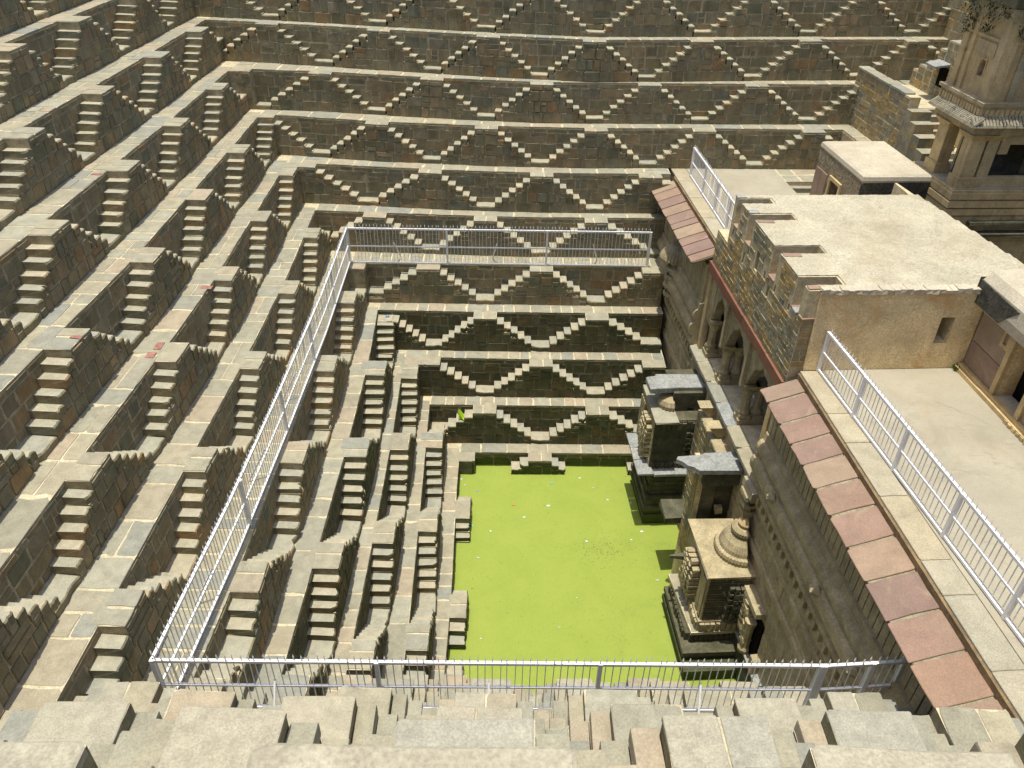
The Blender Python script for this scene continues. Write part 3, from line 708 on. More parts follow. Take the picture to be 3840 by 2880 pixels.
# --- palace block
B = pal('palace_block', 'flat roofed stone block with notched parapet and loopholes above three arches', 'building', (.55, 1.6, 1.84))
notch = [(-.84,-.47,3.64), (.60,.97,3.62), (2.36,2.70,3.62), (3.36,3.66,3.64)]
slots = [(3.57,3.65,3.38,3.54), (2.56,2.66,3.08,3.37), (2.33,2.42,3.42,3.62), (1.66,1.84,3.33,3.79), (1.14,1.22,3.40,3.60), (.77,.89,3.13,3.42), (.46,.54,3.43,3.61), (-.39,-.32,3.46,3.62)]
core = BX(.57, 5.6, -1.06, 4.70, 1.86, 4.30)
cut = [BX(.3, 1.55 if z < 3.63 else 1.35, a, b, z, 5) for a, b, z in notch] + [BX(.3, 1.0, a, b, z0, z1) for a, b, z0, z1 in slots]
cut += [MB().hexa([(3.46,-1.5,3.06),(3.72,-1.5,3.06),(3.72,-.72,3.12),(3.48,-.72,3.12),(3.46,-1.5,3.68),(3.76,-1.5,3.68),(3.76,-.72,3.66),(3.46,-.72,3.66)]), MB().lathe([(.001,-.2),(.09,-.2),(.09,.2),(.001,.2)], 0, 0, 10), BX(.3,.78,-1.5,-1.065,3.66,5),
        MB().prism([(5.5,.3),(7,.3),(7,5.5),(5.0,5.5),(5.15,3.7)], 1, 5), BX(.3, 5.0, 3.86, 5.5, 3.05, 5)]
c2 = cut[-4]; c2.v = [(4.16 + x, -1.0 + z*.9, 2.98 + y*1.05) for x, y, z in c2.v]
o = B.part('wall', carve(core, cut), ['ashlar_mortar'])
inn = lambda a, b, za, zb: any(a < q[1]+.02 and b > q[0]-.02 and zb > q[2]+.03 for q in notch) or any(a < q[1] and b > q[0] and za < q[3]-.02 and zb > q[2]+.02 for q in slots)
clad(B, ASH, 'u', .57, -1.06, 4.7, 2.13, 4.28, .145, .2, .38, -1, skip=lambda a, b, za, zb: inn(a, b, za, zb) or (b > 3.86 and zb > 3.1), dep_=.026, gap=.012)
clad(B, ASH, 'w', -1.06, .57, .92, 2.5, 3.64, .15, .14, .3, -1, dep_=.024, gap=.012)
# plaster face towards us, patched and slightly leaning, over the core
mb = MB().hexa([(.86,-1.12,TZ),(4.27,-1.12,TZ),(4.27,-1.068,TZ),(.86,-1.068,TZ),(.80,-1.085,4.26),(4.27,-1.085,4.24),(4.27,-1.066,4.24),(.80,-1.066,4.26)])
B.part('plaster_face', carve(mb, [BX(3.46,3.75,-1.5,-.8,3.06,3.68)]), 'ochre_plaster')
# roof screed, lumpy, in one sheet with the merlon tops; red and grey coping slabs by the notches
def lumpy(poly_fn, x0, x1, y0, y1, z, n, m, amp):
    mb = MB(); idx = {}
    for i in range(n+1):
        for j in range(m+1):
            x, y = x0+(x1-x0)*i/n, y0+(y1-y0)*j/m; idx[i,j] = len(mb.v)
            mb.v.append((x, y, z + ru(-amp, amp)))
    for i in range(n):
        for j in range(m):
            cx, cy = x0+(x1-x0)*(i+.5)/n, y0+(y1-y0)*(j+.5)/m
            if poly_fn(cx, cy): mb.f.append((idx[i,j], idx[i+1,j], idx[i+1,j+1], idx[i,j+1])); mb.m.append(0)
    return mb
mb = lumpy(lambda x, y: not any(q[0]-.02 < y < q[1]+.02 and x < (1.57 if q[2] < 3.63 else 1.37) for q in notch) and y < 3.86 and x < 5.55 - max(0,(y-.3))*.10 and not (x < .8 and y < -.84), .56, 5.56, -1.08, 3.86, 4.318, 84, 84, .006)
B.part('roof', mb, 'roof_plaster')
for a, b, z in notch:
    B.piece('coping_slab', random.choice(REDS), (.86, (a+b)/2, z+.03), 0, (.62, b-a-.01, .05))
    if a > 2: B.piece('coping_slab', random.choice(GREYS), (.68, b+.12, 4.335), ru(-.2,.2), (.24, .2, .03))
    if a < 3: B.piece('coping_slab', random.choice(REDS), (.78, a-.11, 4.332), ru(-.1,.1), (.40, .16, .03))
B.piece('coping_slab', random.choice(REDS), (.72, -1.0, 3.69), .1, (.36, .2, .05)); B.piece('coping_slab', random.choice(GREYS), (.66, -.74, 3.70), 0, (.3, .22, .05))
for a, b in ((3.45,4.75), (1.75,3.43), (.1,1.73), (-1.05,.08)):
    B.part('sandstone_band', MB().rbox(.50, .68, a, b, 1.86, 2.12, .006), 'red_band')
mb = MB()
for i in range(26):
    u = .82 + 3.4*i/26; mb.rbox(u, u+.14, -1.13, -.92, 4.24, 4.33 + ru(-.015,.02), .016)
B.part('parapet_edge', mb, 'pale_plaster')

# --- awnings of red sandstone slabs
stone('gutter_stone', [(.21,.15,.08)], mottle=.5, scale=4, stain=(2.5,.52,(.10,.075,.05),.8))
stone('ashlar_dust', [(.27,.235,.16)], mottle=.4, scale=7)
def awning(label, ws, w_end):
    T = pal('awning', label, 'awning', (.4, (ws[0]+w_end)/2, 1.9))
    for i in range(len(ws)-1):
        a, b = ws[i], ws[i+1]; s, mid, L = ru(-.015,.015), (a+b)/2, abs(a-b)
        T.piece('sandstone_slab', random.choice(REDS), (.375+ru(-.008,.008), mid, 2.165+ru(-.006,.006)), 0, (.80, L-.028-ru(0,.03), .055), rot=(0, -math.atan(.36)+ru(-.01,.01), s))
    a, b = ws[0], ws[-1]
    mb = MB().hexa([(.06,b,1.965),(.06,a,1.965),(.74,a,2.21),(.74,b,2.21),(.06,b,2.025),(.06,a,2.025),(.74,a,2.265),(.74,b,2.265)])
    T.part('mortar_bed', mb, 'ashlar_dust')
    T.part('fascia', BX(.742, .80, min(a,b), max(a,b), 2.1, 2.42), 'gutter_stone')
    return T
awning('long sloping awning of red sandstone slabs above the nearer carved wall', [-1.16,-1.67,-2.38,-3.01,-3.62,-4.27,-4.95,-5.67,-6.41,-7.15,-7.87,-8.6,-9.3], -9.3)
awning('shorter sloping red sandstone awning beyond the palace block', [10.3,9.7,9.1,8.5,7.9,7.31,6.92,6.27,5.81,5.21,4.80], 4.8)
def terrace(label, w0, w1, u1, name):
    T = pal(name, None, None, (2.5, (w0+w1)/2, 1.9), kind='structure')
    T.part('slab', BX(.80, u1, w0, w1, 1.9, TZ-.02), 'floor_concrete')
    mb = MB().box(1.30, u1, w0, w1, TZ-.019, TZ); T.part('screed', mb, 'floor_concrete')
    for a, b in split(w0, w1, .8, 1.25): T.piece('edge_slab', random.choice(EDGES), (1.035, (a+b)/2, TZ+.004), 0, (.50, b-a-.012, .06))
    return T
terrace('terrace', -9.6, -1.13, 4.25, 'terrace'); terrace('terrace', 4.75, 11.2, 4.28, 'terrace')
T = pal('upper_paving', None, None, (5.3, 10.4, 1.9), kind='structure'); T.part('slab', BX(4.282, 6.44, 9.72, 11.2, 1.2, TZ-.004), 'paving_mortar')
for a, b in split(4.3, 6.4, .6, .9):
    for c, d_ in ((9.74, 10.3), (10.3, 11.0)): T.piece('paving_slab', random.choice(SLABS), ((a+b)/2, (c+d_)/2, TZ+.004), 0, (b-a-.03, d_-c-.03, .05))
def pal_railing(label, u0, w0, u1, w1, post_w, grp):
    p, q = wor(u0, w0, 0), wor(u1, w1, 0)
    f = lambda w: wor(u0+(u1-u0)*(w-w0)/(w1-w0), w, 0)[:2]
    return railing(label, [p[:2], q[:2]], TZ+.01, [f(w) for w in post_w], grp, bar=BARP, hr=.92)
pal_railing('white spiked railing on the nearer palace terrace', 1.16, -1.16, 1.52, -9.2, (-1.16,-2.75,-4.3,-5.9,-7.5,-9.1), 'white railings on the palace terraces')
pal_railing('white spiked railing on the farther terrace beyond the palace block', 1.26, 10.2, 1.2, 4.8, (10.2, 8.6, 7.2, 5.9, 4.85), 'white railings on the palace terraces')
# foundations under everything on the right
F = pal('foundation', None, None, (4, 0, -6.2), kind='structure')
F.part('fill', BX(.9, 14, -9.6, -1.29, -6.2, 1.9), 'carved_stone_dark'); F.part('fill', BX(.9, 14, 4.91, 11.2, -6.2, 1.2), 'carved_stone_dark'); F.part('fill', BX(2.5, 14, -1.29, 4.91, -6.2, 1.85), 'carved_stone_dark')

# --- room box with a plastered roof beyond the block
T = pal('roof_room', 'low flat roofed room with smooth pale roof and mossy black side', 'room', (5.5, 6.8, TZ))
T.part('wall', carve(BX(4.5, 6.45, 5.42, 8.28, TZ, 4.12), [BX(4.3, 5.2, 6.5, 7.1, TZ-.1, 3.5), BX(4.3, 4.62, 6.22, 6.34, 2.98, 3.3), BX(4.3, 4.62, 7.26, 7.38, 2.98, 3.3)]), 'rubble_plaster')
T.part('mossy_face', MB().rbox(4.52, 6.44, 5.385, 5.415, TZ, 4.06, .006), 'black_plaster')
mb = MB(); pts = [(4.52,5.40),(6.42,5.40),(6.42,8.30),(4.52,8.30)]
for (o0, z0), (o1, z1) in zip(((.0,4.0),(.03,4.10),(.01,4.2)), ((.03,4.10),(.01,4.2),(-.07,4.25))):
    P0 = [(x+(o0 if x > 5 else -o0), y+(o0 if y > 7 else -o0), z0) for x, y in pts]; P1 = [(x+(o1 if x > 5 else -o1), y+(o1 if y > 7 else -o1), z1) for x, y in pts]
    for k in range(4): l = (k+1) % 4; mb.quad(P0[k], P0[l], P1[l], P1[k])
mb.poly(P1); T.part('roof', mb, 'pale_plaster')
for a, b in ((7.4,7.8),(7.8,8.2)): T.part('sandstone_panel', BX(4.47,4.5,a+.012,b-.012,TZ,3.52), 'red_sandstone')
T.part('sandstone_panel', BX(4.47,4.5,5.9,6.2,TZ,3.3), 'tower_stone')
T.part('door_frame', MB().box(4.44,4.54,6.4,6.5,TZ,3.6).box(4.44,4.54,7.1,7.2,TZ,3.6).box(4.44,4.54,6.5,7.1,3.5,3.6), 'tower_stone'); T.part('shade_panel', BX(5.1,5.18,6.45,7.15,TZ,3.5), 'shade_black')  # black panel paints the shade inside the door
T = pal('small_stair', 'sunken stair of broad stone steps beside the flat roofed room on the far terrace', 'stairs', (4.9, 9.2, 1.2))
for i in range(5): T.part('step', MB().rbox(4.29, 5.6, 9.71-.26*(i+1), 9.71-.26*i, 1.0, TZ-.14*(i+1), .008), 'paving_stone')
T.part('landing', BX(4.29, 4.49, 4.95, 8.4, 1.2, TZ-.02), 'floor_concrete')

# --- upper right: retaining wall, upper floor, stair and stepped wall behind it
T = pal('upper_platform', None, None, (8, 10, 1.9), kind='structure')
T.part('fill', BX(6.46, 14, 7.2, 12.0, 1.9, 3.69), 'ashlar_mortar')
for a, b in split(7.3, 11.9, .6, 1.0): T.piece('paving_slab', random.choice(SLABS), (6.67, (a+b)/2, 3.70), 0, (.40, b-a-.02, .06))
clad(T, CARV, 'u', 6.46, 7.3, 11.9, 2.4, 3.64, .33, .4, .7, -1)
T.part('upper_floor', BX(7.25, 14, 9.3, 13.5, 3.69, 4.92), 'paving_mortar')
T = pal('retaining_wall', 'tall rubble parapet wall at upper right, running away beside the stair', 'wall', (6.95, 10, 3.69), kind='thing')
T.part('masonry', BX(6.92, 7.24, 8.5, 12.1, 3.69, 5.44), 'ashlar_mortar')
clad(T, ASH, 'u', 6.92, 8.5, 12.1, 3.7, 5.42, .19, .28, .55, -1)
for a, b in split(8.8, 12.1, .5, .9): T.piece('coping_slab', random.choice(SLABS), (7.06, (a+b)/2, 5.49), 0, (.36, b-a-.01, .07))
for i, (a, b, z) in enumerate(((8.15,8.5,5.12), (7.8,8.15,4.86), (7.4,7.8,4.6), (7.0,7.4,4.3))):
    T.part('stepped_end', MB().rbox(6.90, 7.5, a, b-.004, 3.69, z, .012, 0, 1), ['ashlar', 'paving_stone'])
T = pal('upper_stair', 'narrow flight of bright steps behind the parapet wall, beside the tower', 'stairs', (7.9, 8.6, 3.69))
for i in range(8): T.part('step', MB().rbox(7.52, 8.5, 7.62+.22*i, 9.32, 3.69+.153*i, 3.69+.153*(i+1)-.003, .01), 'paving_stone')
T = pal('stepped_wall', 'weathered brown wall with stepped top at the upper right corner', 'wall', (8.9, 11.4, 4.92), kind='thing')
for a, b, z in ((11.85,12.15,5.42), (11.4,11.85,5.62), (10.95,11.4,5.84), (10.55,10.95,6.30), (9.6,10.55,6.62)):
    T.part('masonry', MB().rbox(8.8, 9.5, a, b-.004, 4.92, z, .015, 0, 1), ['ashlar_mortar', 'paving_stone'])
    clad(T, ASH, 'u', 8.8, a+.02, b-.02, 4.95, z-.03, .2, .25, .45, -1)
T = pal('canopy_slab', 'thin grey stone canopy slab jutting over a small opening beside the tower', 'canopy', (8.6, 10.7, 5.8))
T.part('slab', MB().hexa([(8.35,10.15,5.86),(8.95,10.05,5.98),(8.95,10.8,5.98),(8.35,10.75,5.86),(8.35,10.15,5.92),(8.95,10.05,6.04),(8.95,10.8,6.04),(8.35,10.75,5.92)]), 'grey_slab')
T.part('opening', BX(8.72,8.795,10.1,10.5,5.3,5.85), 'shade_black')  # opening is a solid black block, its shade painted
T = pal('upper_wall', 'tall brown wall closing the stepped terraces at the upper right', 'wall', (10, 14, 6.1), kind='thing')
T.part('masonry', BX(10.2, 11, 11.0, 16, 4.9, 9.4), 'ashlar_mortar'); clad(T, ASH, 'u', 10.2, 11.0, 14.5, 6.15, 8.6, .3, .4, .8, -1)

# --- tower
stone('eave_stone', [(.27,.24,.17), (.23,.21,.155), (.30,.265,.185)], mottle=.35, scale=4, streak=.2)
T = pal('tower', 'ochre stone tower with scalloped eave, open pillared storey and arched window', 'tower', (8, 6, 2))
for z0, z1, o in ((2.0,3.55,.0), (3.55,3.72,.05), (3.72,3.76,.0), (3.76,3.93,.06), (3.93,3.98,.0), (3.98,4.14,.05), (4.14,4.22,.02)):
    T.part('plinth_moulding', BX(6.45-o, 11, 4.40-o, 6.55+o, z0, z1-.003), 'tower_stone')
clad(T, TOWS, 'w', 4.40, 6.5, 9.5, 2.1, 3.5, .35, .5, .9, -1); clad(T, TOWS, 'u', 6.45, 4.45, 5.4, 2.6, 3.5, .4, .5, .8, -1)
for i in range(2): T.part('plinth_ledge', MB().rbox(7.1+.1*i, 9.5, 4.22-.06*i, 4.40, 3.3-.3*i, 3.4-.3*i, .015), 'carved_stone_dark')
def pillar(u0, u1, w0, w1):
    mb = MB().box(u0,u1,w0,w1,4.22,4.5); mb.box(u0+.05,u1-.05,w0+.05,w1-.05,4.5,5.45)
    T.part('pillar', mb, 'tower_stone')
    T.part('bracket', MB().hexa([(u0+.04,w0+.04,5.45),(u1-.04,w0+.04,5.45),(u1-.04,w1-.04,5.45),(u0+.04,w1-.04,5.45),(u0-.06,w0-.12,5.62),(u1+.12,w0-.06,5.62),(u1+.12,w1+.12,5.62),(u0-.06,w1+.12,5.62)]), 'tower_stone')
pillar(6.50, 6.98, 4.46, 4.92); pillar(6.50, 6.92, 5.6, 6.15); pillar(6.98, 7.38, 4.52, 4.9); pillar(8.6, 9.1, 4.5, 4.95)
T.part('shade_panel', BX(7.36, 8.64, 5.25, 5.3, 4.24, 5.62), 'carved_stone_dark'); T.part('spandrel', MB().box(7.38, 8.6, 4.55, 4.8, 5.35, 5.62).box(7.38, 7.62, 4.56, 4.8, 5.1, 5.35).box(8.36, 8.6, 4.56, 4.8, 5.1, 5.35), 'tower_stone'); T.part('parapet', BX(7.38, 8.6, 4.55, 4.7, 4.24, 4.5), 'tower_stone'); T.part('shade_panel', BX(7.0, 7.04, 5.0, 5.6, 4.24, 5.62), 'carved_stone_dark')  # dark stone panels paint the shade within the open storey
T.part('floor', BX(6.47, 11, 4.42, 6.53, 4.217, 4.24), 'floor_concrete')
T.part('inner_wall', BX(7.5, 11, 5.6, 6.45, 4.24, 5.7), 'tower_stone'); T.part('lintel', BX(6.48, 11, 4.44, 6.4, 5.62, 5.86), 'tower_stone')
mb = MB()
for k in range(26):                                   # scalloped eave: a row of small ribs along both faces
    w = 4.25+.085*k
    mb.hexa([(6.26,w,5.85),(6.5,w,6.0),(6.5,w+.08,6.0),(6.26,w+.08,5.85),(6.28,w+.012,5.91),(6.52,w+.012,6.08),(6.52,w+.068,6.08),(6.28,w+.068,5.91)])
T.part('eave', mb, 'eave_stone')
mb = MB()
for k in range(48):
    u = 6.28+.085*k
    mb.hexa([(u,4.24,5.85),(u+.08,4.24,5.85),(u+.08,4.45,6.0),(u,4.45,6.0),(u+.012,4.26,5.91),(u+.068,4.26,5.91),(u+.068,4.47,6.08),(u+.012,4.47,6.08)])
T.part('eave', mb, 'eave_stone')
T.part('eave_bed', MB().box(6.32,11,4.3,6.5,5.87,5.93), 'carved_stone_dark')
T.part('frieze', BX(6.52, 11, 4.5, 6.5, 5.93, 6.30), 'tower_stone')
for k in range(15): T.part('rosette', MB().rbox(6.49,6.52,4.56+.13*k,4.65+.13*k,6.06,6.22,.01), 'tower_stone')
for k in range(14): T.part('rosette', MB().rbox(6.6+.13*k,6.69+.13*k,4.47,4.5,6.06,6.22,.01), 'tower_stone')
T.part('cornice', BX(6.46, 11, 4.44, 6.55, 6.30, 6.38), 'carved_stone')
mb = BX(6.66, 11, 4.66, 6.32, 6.38, 10.4)
T.part('upper_wall', carve(mb, [BX(6.5, 7.3, 5.14, 5.42, 6.82, 7.12), MB().prism([(6.5,5.19),(7.3,5.19),(7.3,5.37),(6.5,5.37)], 7.1, 7.2), BX(7.4,7.7,4.4,5.2,6.85,7.3)]), 'tower_stone')
T.part('shade_panel', BX(7.2, 7.28, 5.1, 5.5, 6.8, 7.2), 'shade_black')  # black panel paints the shade behind the window
T.part('window_arch', MB().prism([(6.64,5.13),(6.70,5.13),(6.70,5.17),(6.64,5.17)], 6.82, 7.22).box(6.64,6.7,5.41,5.45,6.82,7.22).box(6.64,6.7,5.13,5.45,7.2,7.24), 'tower_stone')
for w0, w1 in ((4.60,4.86),(5.86,6.02),(6.16,6.4)): T.part('pilaster', BX(6.60, 6.67, w0, w1, 6.38, 10.4), 'tower_stone')
T.part('pilaster', BX(6.62, 6.9, 4.59, 4.665, 6.38, 10.4), 'tower_stone'); T.part('pilaster', BX(7.1, 7.3, 4.60, 4.665, 6.38, 10.4), 'carved_stone')
for z in (7.68, 8.1): T.part('band', BX(6.615, 7.4, 4.605, 6.38, z, z+.06), 'tower_stone')
T.part('panel', BX(6.63,6.665,4.95,5.75,7.32,7.62), 'tower_stone')
T.part('top_moulding', BX(6.35, 11, 4.35, 6.6, 8.5, 8.75), 'carved_stone_dark')
for z, o in ((8.3,.1), (8.15,.04)): T.part('top_moulding', BX(6.6-o, 11, 4.6-o, 6.4+o, z, z+.16), 'carved_stone')
# hanging dry creeper under the tower top
mb = MB()
for (cu, cw, zt, L_, n) in ((6.5,5.4,8.6,.75,260), (6.45,6.1,8.6,.9,300), (6.9,4.45,8.55,.7,260), (7.5,4.4,8.6,1.3,420), (8.2,4.4,8.6,1.2,300), (6.45,4.75,8.6,.35,110)):
    for _ in range(n):
        f = rnd()**1.3; s = .30*(1-f*.75)
        x, y, z = cu+random.gauss(0,s*.6), cw+random.gauss(0,s*.6), zt - f*L_
        a, t = ru(0,6.28), ru(.03,.075)
        dx, dy, dz = math.cos(a)*t, math.sin(a)*t, -ru(.4,1.6)*t
        mb.poly([(x,y,z), (x+dx*.6-dy*.3,y+dy*.6+dx*.3,z+dz*.5), (x+dx,y+dy,z+dz), (x+dx*.6+dy*.3,y+dy*.6-dx*.3,z+dz*.5)])
solo('creeper', mb, 'ivy_leaf', 'dark dry creeper hanging down the top of the ochre tower', 'creeper', (6.9,4.8,8.4), kind='thing', pal=True)

# --- near right pavilion
T = pal('pavilion', 'plastered pavilion at the right edge with red sandstone panels and dark doorway', 'pavilion', (5.5, -5, TZ))
T.part('wall', carve(BX(4.27, 8, -9.5, -1.13, TZ, 4.3), [BX(4.1, 5.4, -3.05, -2.33, TZ+.12, 3.96)]), 'ochre_plaster')
T.part('shade_panel', BX(4.62,4.70,-3.2,-2.2,TZ,4.1), 'shade_black'); T.part('sill', BX(4.2,4.6,-3.08,-2.3,TZ+.06,TZ+.15), 'pale_plaster')  # black panel close behind the doorway, painting its inner shade
for w0, w1, z0, z1 in ((-2.2,-1.16,2.62,3.18), (-2.2,-1.16,3.2,3.92), (-4.2,-3.2,2.62,3.3), (-4.2,-3.2,3.32,3.92), (-5.3,-4.22,2.62,3.92)):
    T.part('sandstone_panel', BX(4.235,4.272,w0+.012,w1-.012,z0,z1), 'red_sandstone')
T.part('door_frame', MB().box(4.19,4.30,-2.33,-2.21,TZ+.1,4.02).box(4.19,4.30,-3.17,-3.05,TZ+.1,4.02).box(4.19,4.30,-3.05,-2.33,3.96,4.06), 'tower_stone')
T.part('niche_block', carve(BX(4.2,4.27,-2.2,-1.95,3.55,3.98), [BX(4.1,4.25,-2.13,-2.02,3.62,3.86)]), 'tower_stone')
T.part('base_moulding', MB().box(4.10,4.27,-9.5,-1.13,TZ,TZ+.09).box(4.16,4.27,-9.5,-1.13,TZ+.09,TZ+.16), 'tower_stone')
for k in range(46): T.part('bead', MB().rbox(4.075,4.10,-3.0-.13*k-.09,-3.0-.13*k,TZ+.01,TZ+.08,.006), 'tower_stone')
mb = MB(); pr = [(4.05,3.98),(4.02,4.2),(4.06,4.5),(4.2,4.66),(4.6,4.72),(8,4.74),(8,3.98)]
mb.extr(pr, -9.5, -1.02); T.part('parapet', mb, 'pale_plaster')
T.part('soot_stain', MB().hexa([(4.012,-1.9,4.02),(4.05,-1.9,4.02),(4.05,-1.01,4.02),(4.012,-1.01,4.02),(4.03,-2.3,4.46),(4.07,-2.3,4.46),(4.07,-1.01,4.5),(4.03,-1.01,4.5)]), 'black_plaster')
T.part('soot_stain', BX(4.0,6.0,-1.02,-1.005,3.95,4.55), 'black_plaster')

# --- shrines standing in the water
def courses(T, layers, poly_fn, mat, name='moulding'):
    for z0, z1, o in layers: T.part(name, MB().prism(poly_fn(o), z0, z1-.004), mat)
rect = lambda u0, u1, w0, w1: (lambda o: [(u0-o, w0-o), (u1, w0-o), (u1, w1+o), (u0-o, w1+o)])
def relief(T, u, w0, w1, z0, z1, rows, cols, mat, face=-1, bulge=.22):
    for i in range(rows):
        for j in range(cols):
            x, y = (i+.5)/rows*2-1, (j+.5)/cols*2-1
            if x*x*.8 + y*y*.9 > 1.15: continue
            d = bulge*math.sqrt(max(.05, 1-.55*x*x-.5*y*y)); z = z1+(z0-z1)*(i+.5)/rows; w = w0+(w1-w0)*(j+.5)/cols
            hw, hz = (w1-w0)/cols*.40, abs(z1-z0)/rows*.36
            mb = MB()
            if face == 'u': mb.rbox(u-d, u, w-hw, w+hw, z-hz, z+hz, .012)
            else: mb.rbox(w-hw, w+hw, u-d, u, z-hz, z+hz, .012)
            T.part('carving', mb, mat)
S1 = pal('shrine', 'farther carved water shrine topped by a rough grey slab on a dark chamber', 'shrine', (-.3, 3.2, -6))
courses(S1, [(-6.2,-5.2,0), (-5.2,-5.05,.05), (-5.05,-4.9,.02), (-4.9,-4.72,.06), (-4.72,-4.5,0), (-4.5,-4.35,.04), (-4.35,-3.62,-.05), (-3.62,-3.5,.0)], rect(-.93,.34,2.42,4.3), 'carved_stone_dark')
clad(S1, CARVD, 'w', 2.47, -.86, .3, -4.33, -3.66, .17, .3, .6, -1)
for a, b in ((3.5,4.2),(2.95,3.5),(2.3,2.95)): S1.piece('ledge_slab', random.choice(GREYS), (-1.08, (a+b)/2, -3.38), 0, (.5, b-a-.012, .07))
S1.piece('ledge_slab', random.choice(GREYS), (-.3, 2.5, -3.40), 0, (1.1, .45, .09))
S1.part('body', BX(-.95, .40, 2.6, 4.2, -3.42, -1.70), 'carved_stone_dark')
clad(S1, CARVD, 'w', 2.6, -.94, .38, -3.4, -1.72, .28, .35, .7, -1); clad(S1, CARV, 'u', -.95, 2.62, 4.2, -3.4, -1.72, .28, .35, .7, -1)
S1.part('top_slab', MB().rbox(-.99, -.35, 2.42, 4.22, -1.70, -1.63, .015), 'paving_stone')
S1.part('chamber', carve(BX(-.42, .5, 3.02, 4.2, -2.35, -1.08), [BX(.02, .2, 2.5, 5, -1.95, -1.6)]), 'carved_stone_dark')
S1.part('fan_ornament', MB().lathe([(.34,-1.63), (.36,-1.5), (.30,-1.38), (.15,-1.28), (.01,-1.25)], -.42, 3.25, 24, math.pi*.45, math.pi*1.55, .05, 1), 'carved_stone')
relief(S1, -.95, 2.75, 3.55, -3.3, -1.9, 9, 5, 'carved_stone', 'u', .24)
S1.piece('roof_slab', GREYS[1], (-.28, 3.42, -.96), .02, (1.62, .62, .17)); S1.piece('roof_slab', GREYS[3], (-.16, 3.66, -.985), -.03, (1.32, .34, .15))
S2 = pal('slab_roofed_niche', 'wide broken grey slab roofing a black recess between the two shrines', 'niche', (-.2, .1, -2.5))
S2.part('side_wall', BX(-.48, -.36, -.14, .5, -5.9, -1.10), 'ashlar_mortar'); S2.part('front', BX(-.36, .0, -.12, .5, -5.9, -1.10), 'carved_stone_dark'); clad(S2, ASH, 'u', -.48, -.1, .5, -4.2, -1.12, .2, .16, .3, -1); S2.part('back', BX(.0, .5, -.02, .5, -5.9, -1.10), 'carved_stone_dark')
S2.part('lintel', BX(-.42, .5, -.30, -.02, -1.5, -1.10), 'carved_stone_dark'); S2.part('block', MB().rbox(.05,.22,-.28,-.12,-2.48,-2.3,.02), 'carved_stone')
mb = MB().prism([(.46,-.38),(.46,.34),(-.3,.30),(-.42,.24),(-1.0,.20),(-1.06,.10),(-.92,.0),(-.84,-.14),(-.70,-.2),(-.6,-.34)], -1.08, -.95); S2.part('roof_slab', mb, 'grey_slab')
S2.part('moulded_sill', MB().rbox(-.9, .1, .55, 1.3, -3.6, -3.42, .02), 'carved_stone_dark')
S2.part('pier', BX(.12, .5, .5, 2.42, -6, -1.2), 'carved_stone'); clad(S2, ASH, 'u', .12, .52, 2.4, -5.4, -1.2, .24, .2, .4, -1)
S3 = pal('shrine', 'nearer carved water shrine topped by a ribbed half dome', 'shrine', (-.2, -1.5, -6))
courses(S3, [(-6.2,-5.25,.02), (-5.25,-5.1,.06)], rect(-.95,.40,-2.92,-.62), 'carved_stone_dark')
courses(S3, [(-5.1,-4.95,.0), (-4.95,-4.8,.05)], rect(-.95,.40,-2.62,-.62), 'carved_stone_dark')
courses(S3, [(-4.8,-4.52,-.06)], rect(-.95,.40,-2.35,-.62), 'carved_stone_dark')
clad(S3, CARVD, 'w', -2.94, -.9, .34, -5.48, -5.27, .2, .3, .6, -1)
S3.part('eave_platform', MB().prism([(-.93,-.5),(-.78,-2.38),(.36,-2.36),(.46,-2.3),(.46,-.5)], -4.5, -4.41), 'paving_mortar')
for (u, w, a, b) in ((-.72,-.75,.36,.5), (-.7,-1.3,.34,.56), (-.62,-1.85,.36,.5), (-.6,-2.22,.34,.24), (-.22,-2.25,.36,.2), (.16,-2.24,.36,.2)): S3.piece('platform_slab', random.choice(SLABS + REDS[:3]), (u, w, -4.395), ru(-.05,.05), (a, b, .05))
S3.part('body', BX(-.60, .5, -2.28, -.5, -4.41, -2.56), 'carved_stone'); S3.part('top_slab', MB().rbox(-.66, .5, -2.34, -.42, -2.56, -2.49, .012), 'carved_stone')
S3.part('spout', MB().hexa([(-1.22,-1.10,-3.12),(-.62,-1.18,-3.2),(-.62,-1.0,-3.2),(-1.22,-1.06,-3.12),(-1.2,-1.10,-3.06),(-.62,-1.18,-3.02),(-.62,-1.0,-3.02),(-1.2,-1.06,-3.06)]), 'carved_stone_dark')
S3.part('base_course', MB().rbox(-.66, .5, -2.33, -.5, -4.40, -4.05, .01), 'carved_stone')
clad(S3, CARVD, 'w', -2.28, -.58, .48, -4.03, -2.58, .09, .3, .6, -1, gap=.008, dep_=.02)
S3.part('half_dome', MB().lathe([(.60,-2.49), (.62,-2.40), (.60,-2.32), (.52,-2.30), (.50,-2.20), (.42,-2.05), (.30,-1.94), (.24,-1.90)], .34, -1.45, 48, math.pi*.5, math.pi*1.5, .018, 1), 'carved_stone', smooth=False)
S3.part('dome_ring', MB().lathe([(.25,-1.90), (.31,-1.85), (.31,-1.76), (.24,-1.70), (.16,-1.69)], .34, -1.45, 30, math.pi*.5, math.pi*1.5, .03, 1), 'carved_stone')
S3.part('dome_knob', MB().lathe([(.16,-1.69), (.19,-1.6), (.13,-1.5), (.02,-1.46)], .34, -1.45, 16, math.pi*.5, math.pi*1.5), 'tower_stone')
for i, (r_, z) in enumerate(((.17,-1.42),(.13,-1.28),(.19,-1.16),(.15,-1.02),(.20,-.90),(.14,-.78))): S3.part('pinnacle_block', MB().rbox(.44-r_*1.4, .5, -1.3-r_, -1.3+r_, z, z+.11, .015), 'carved_stone')
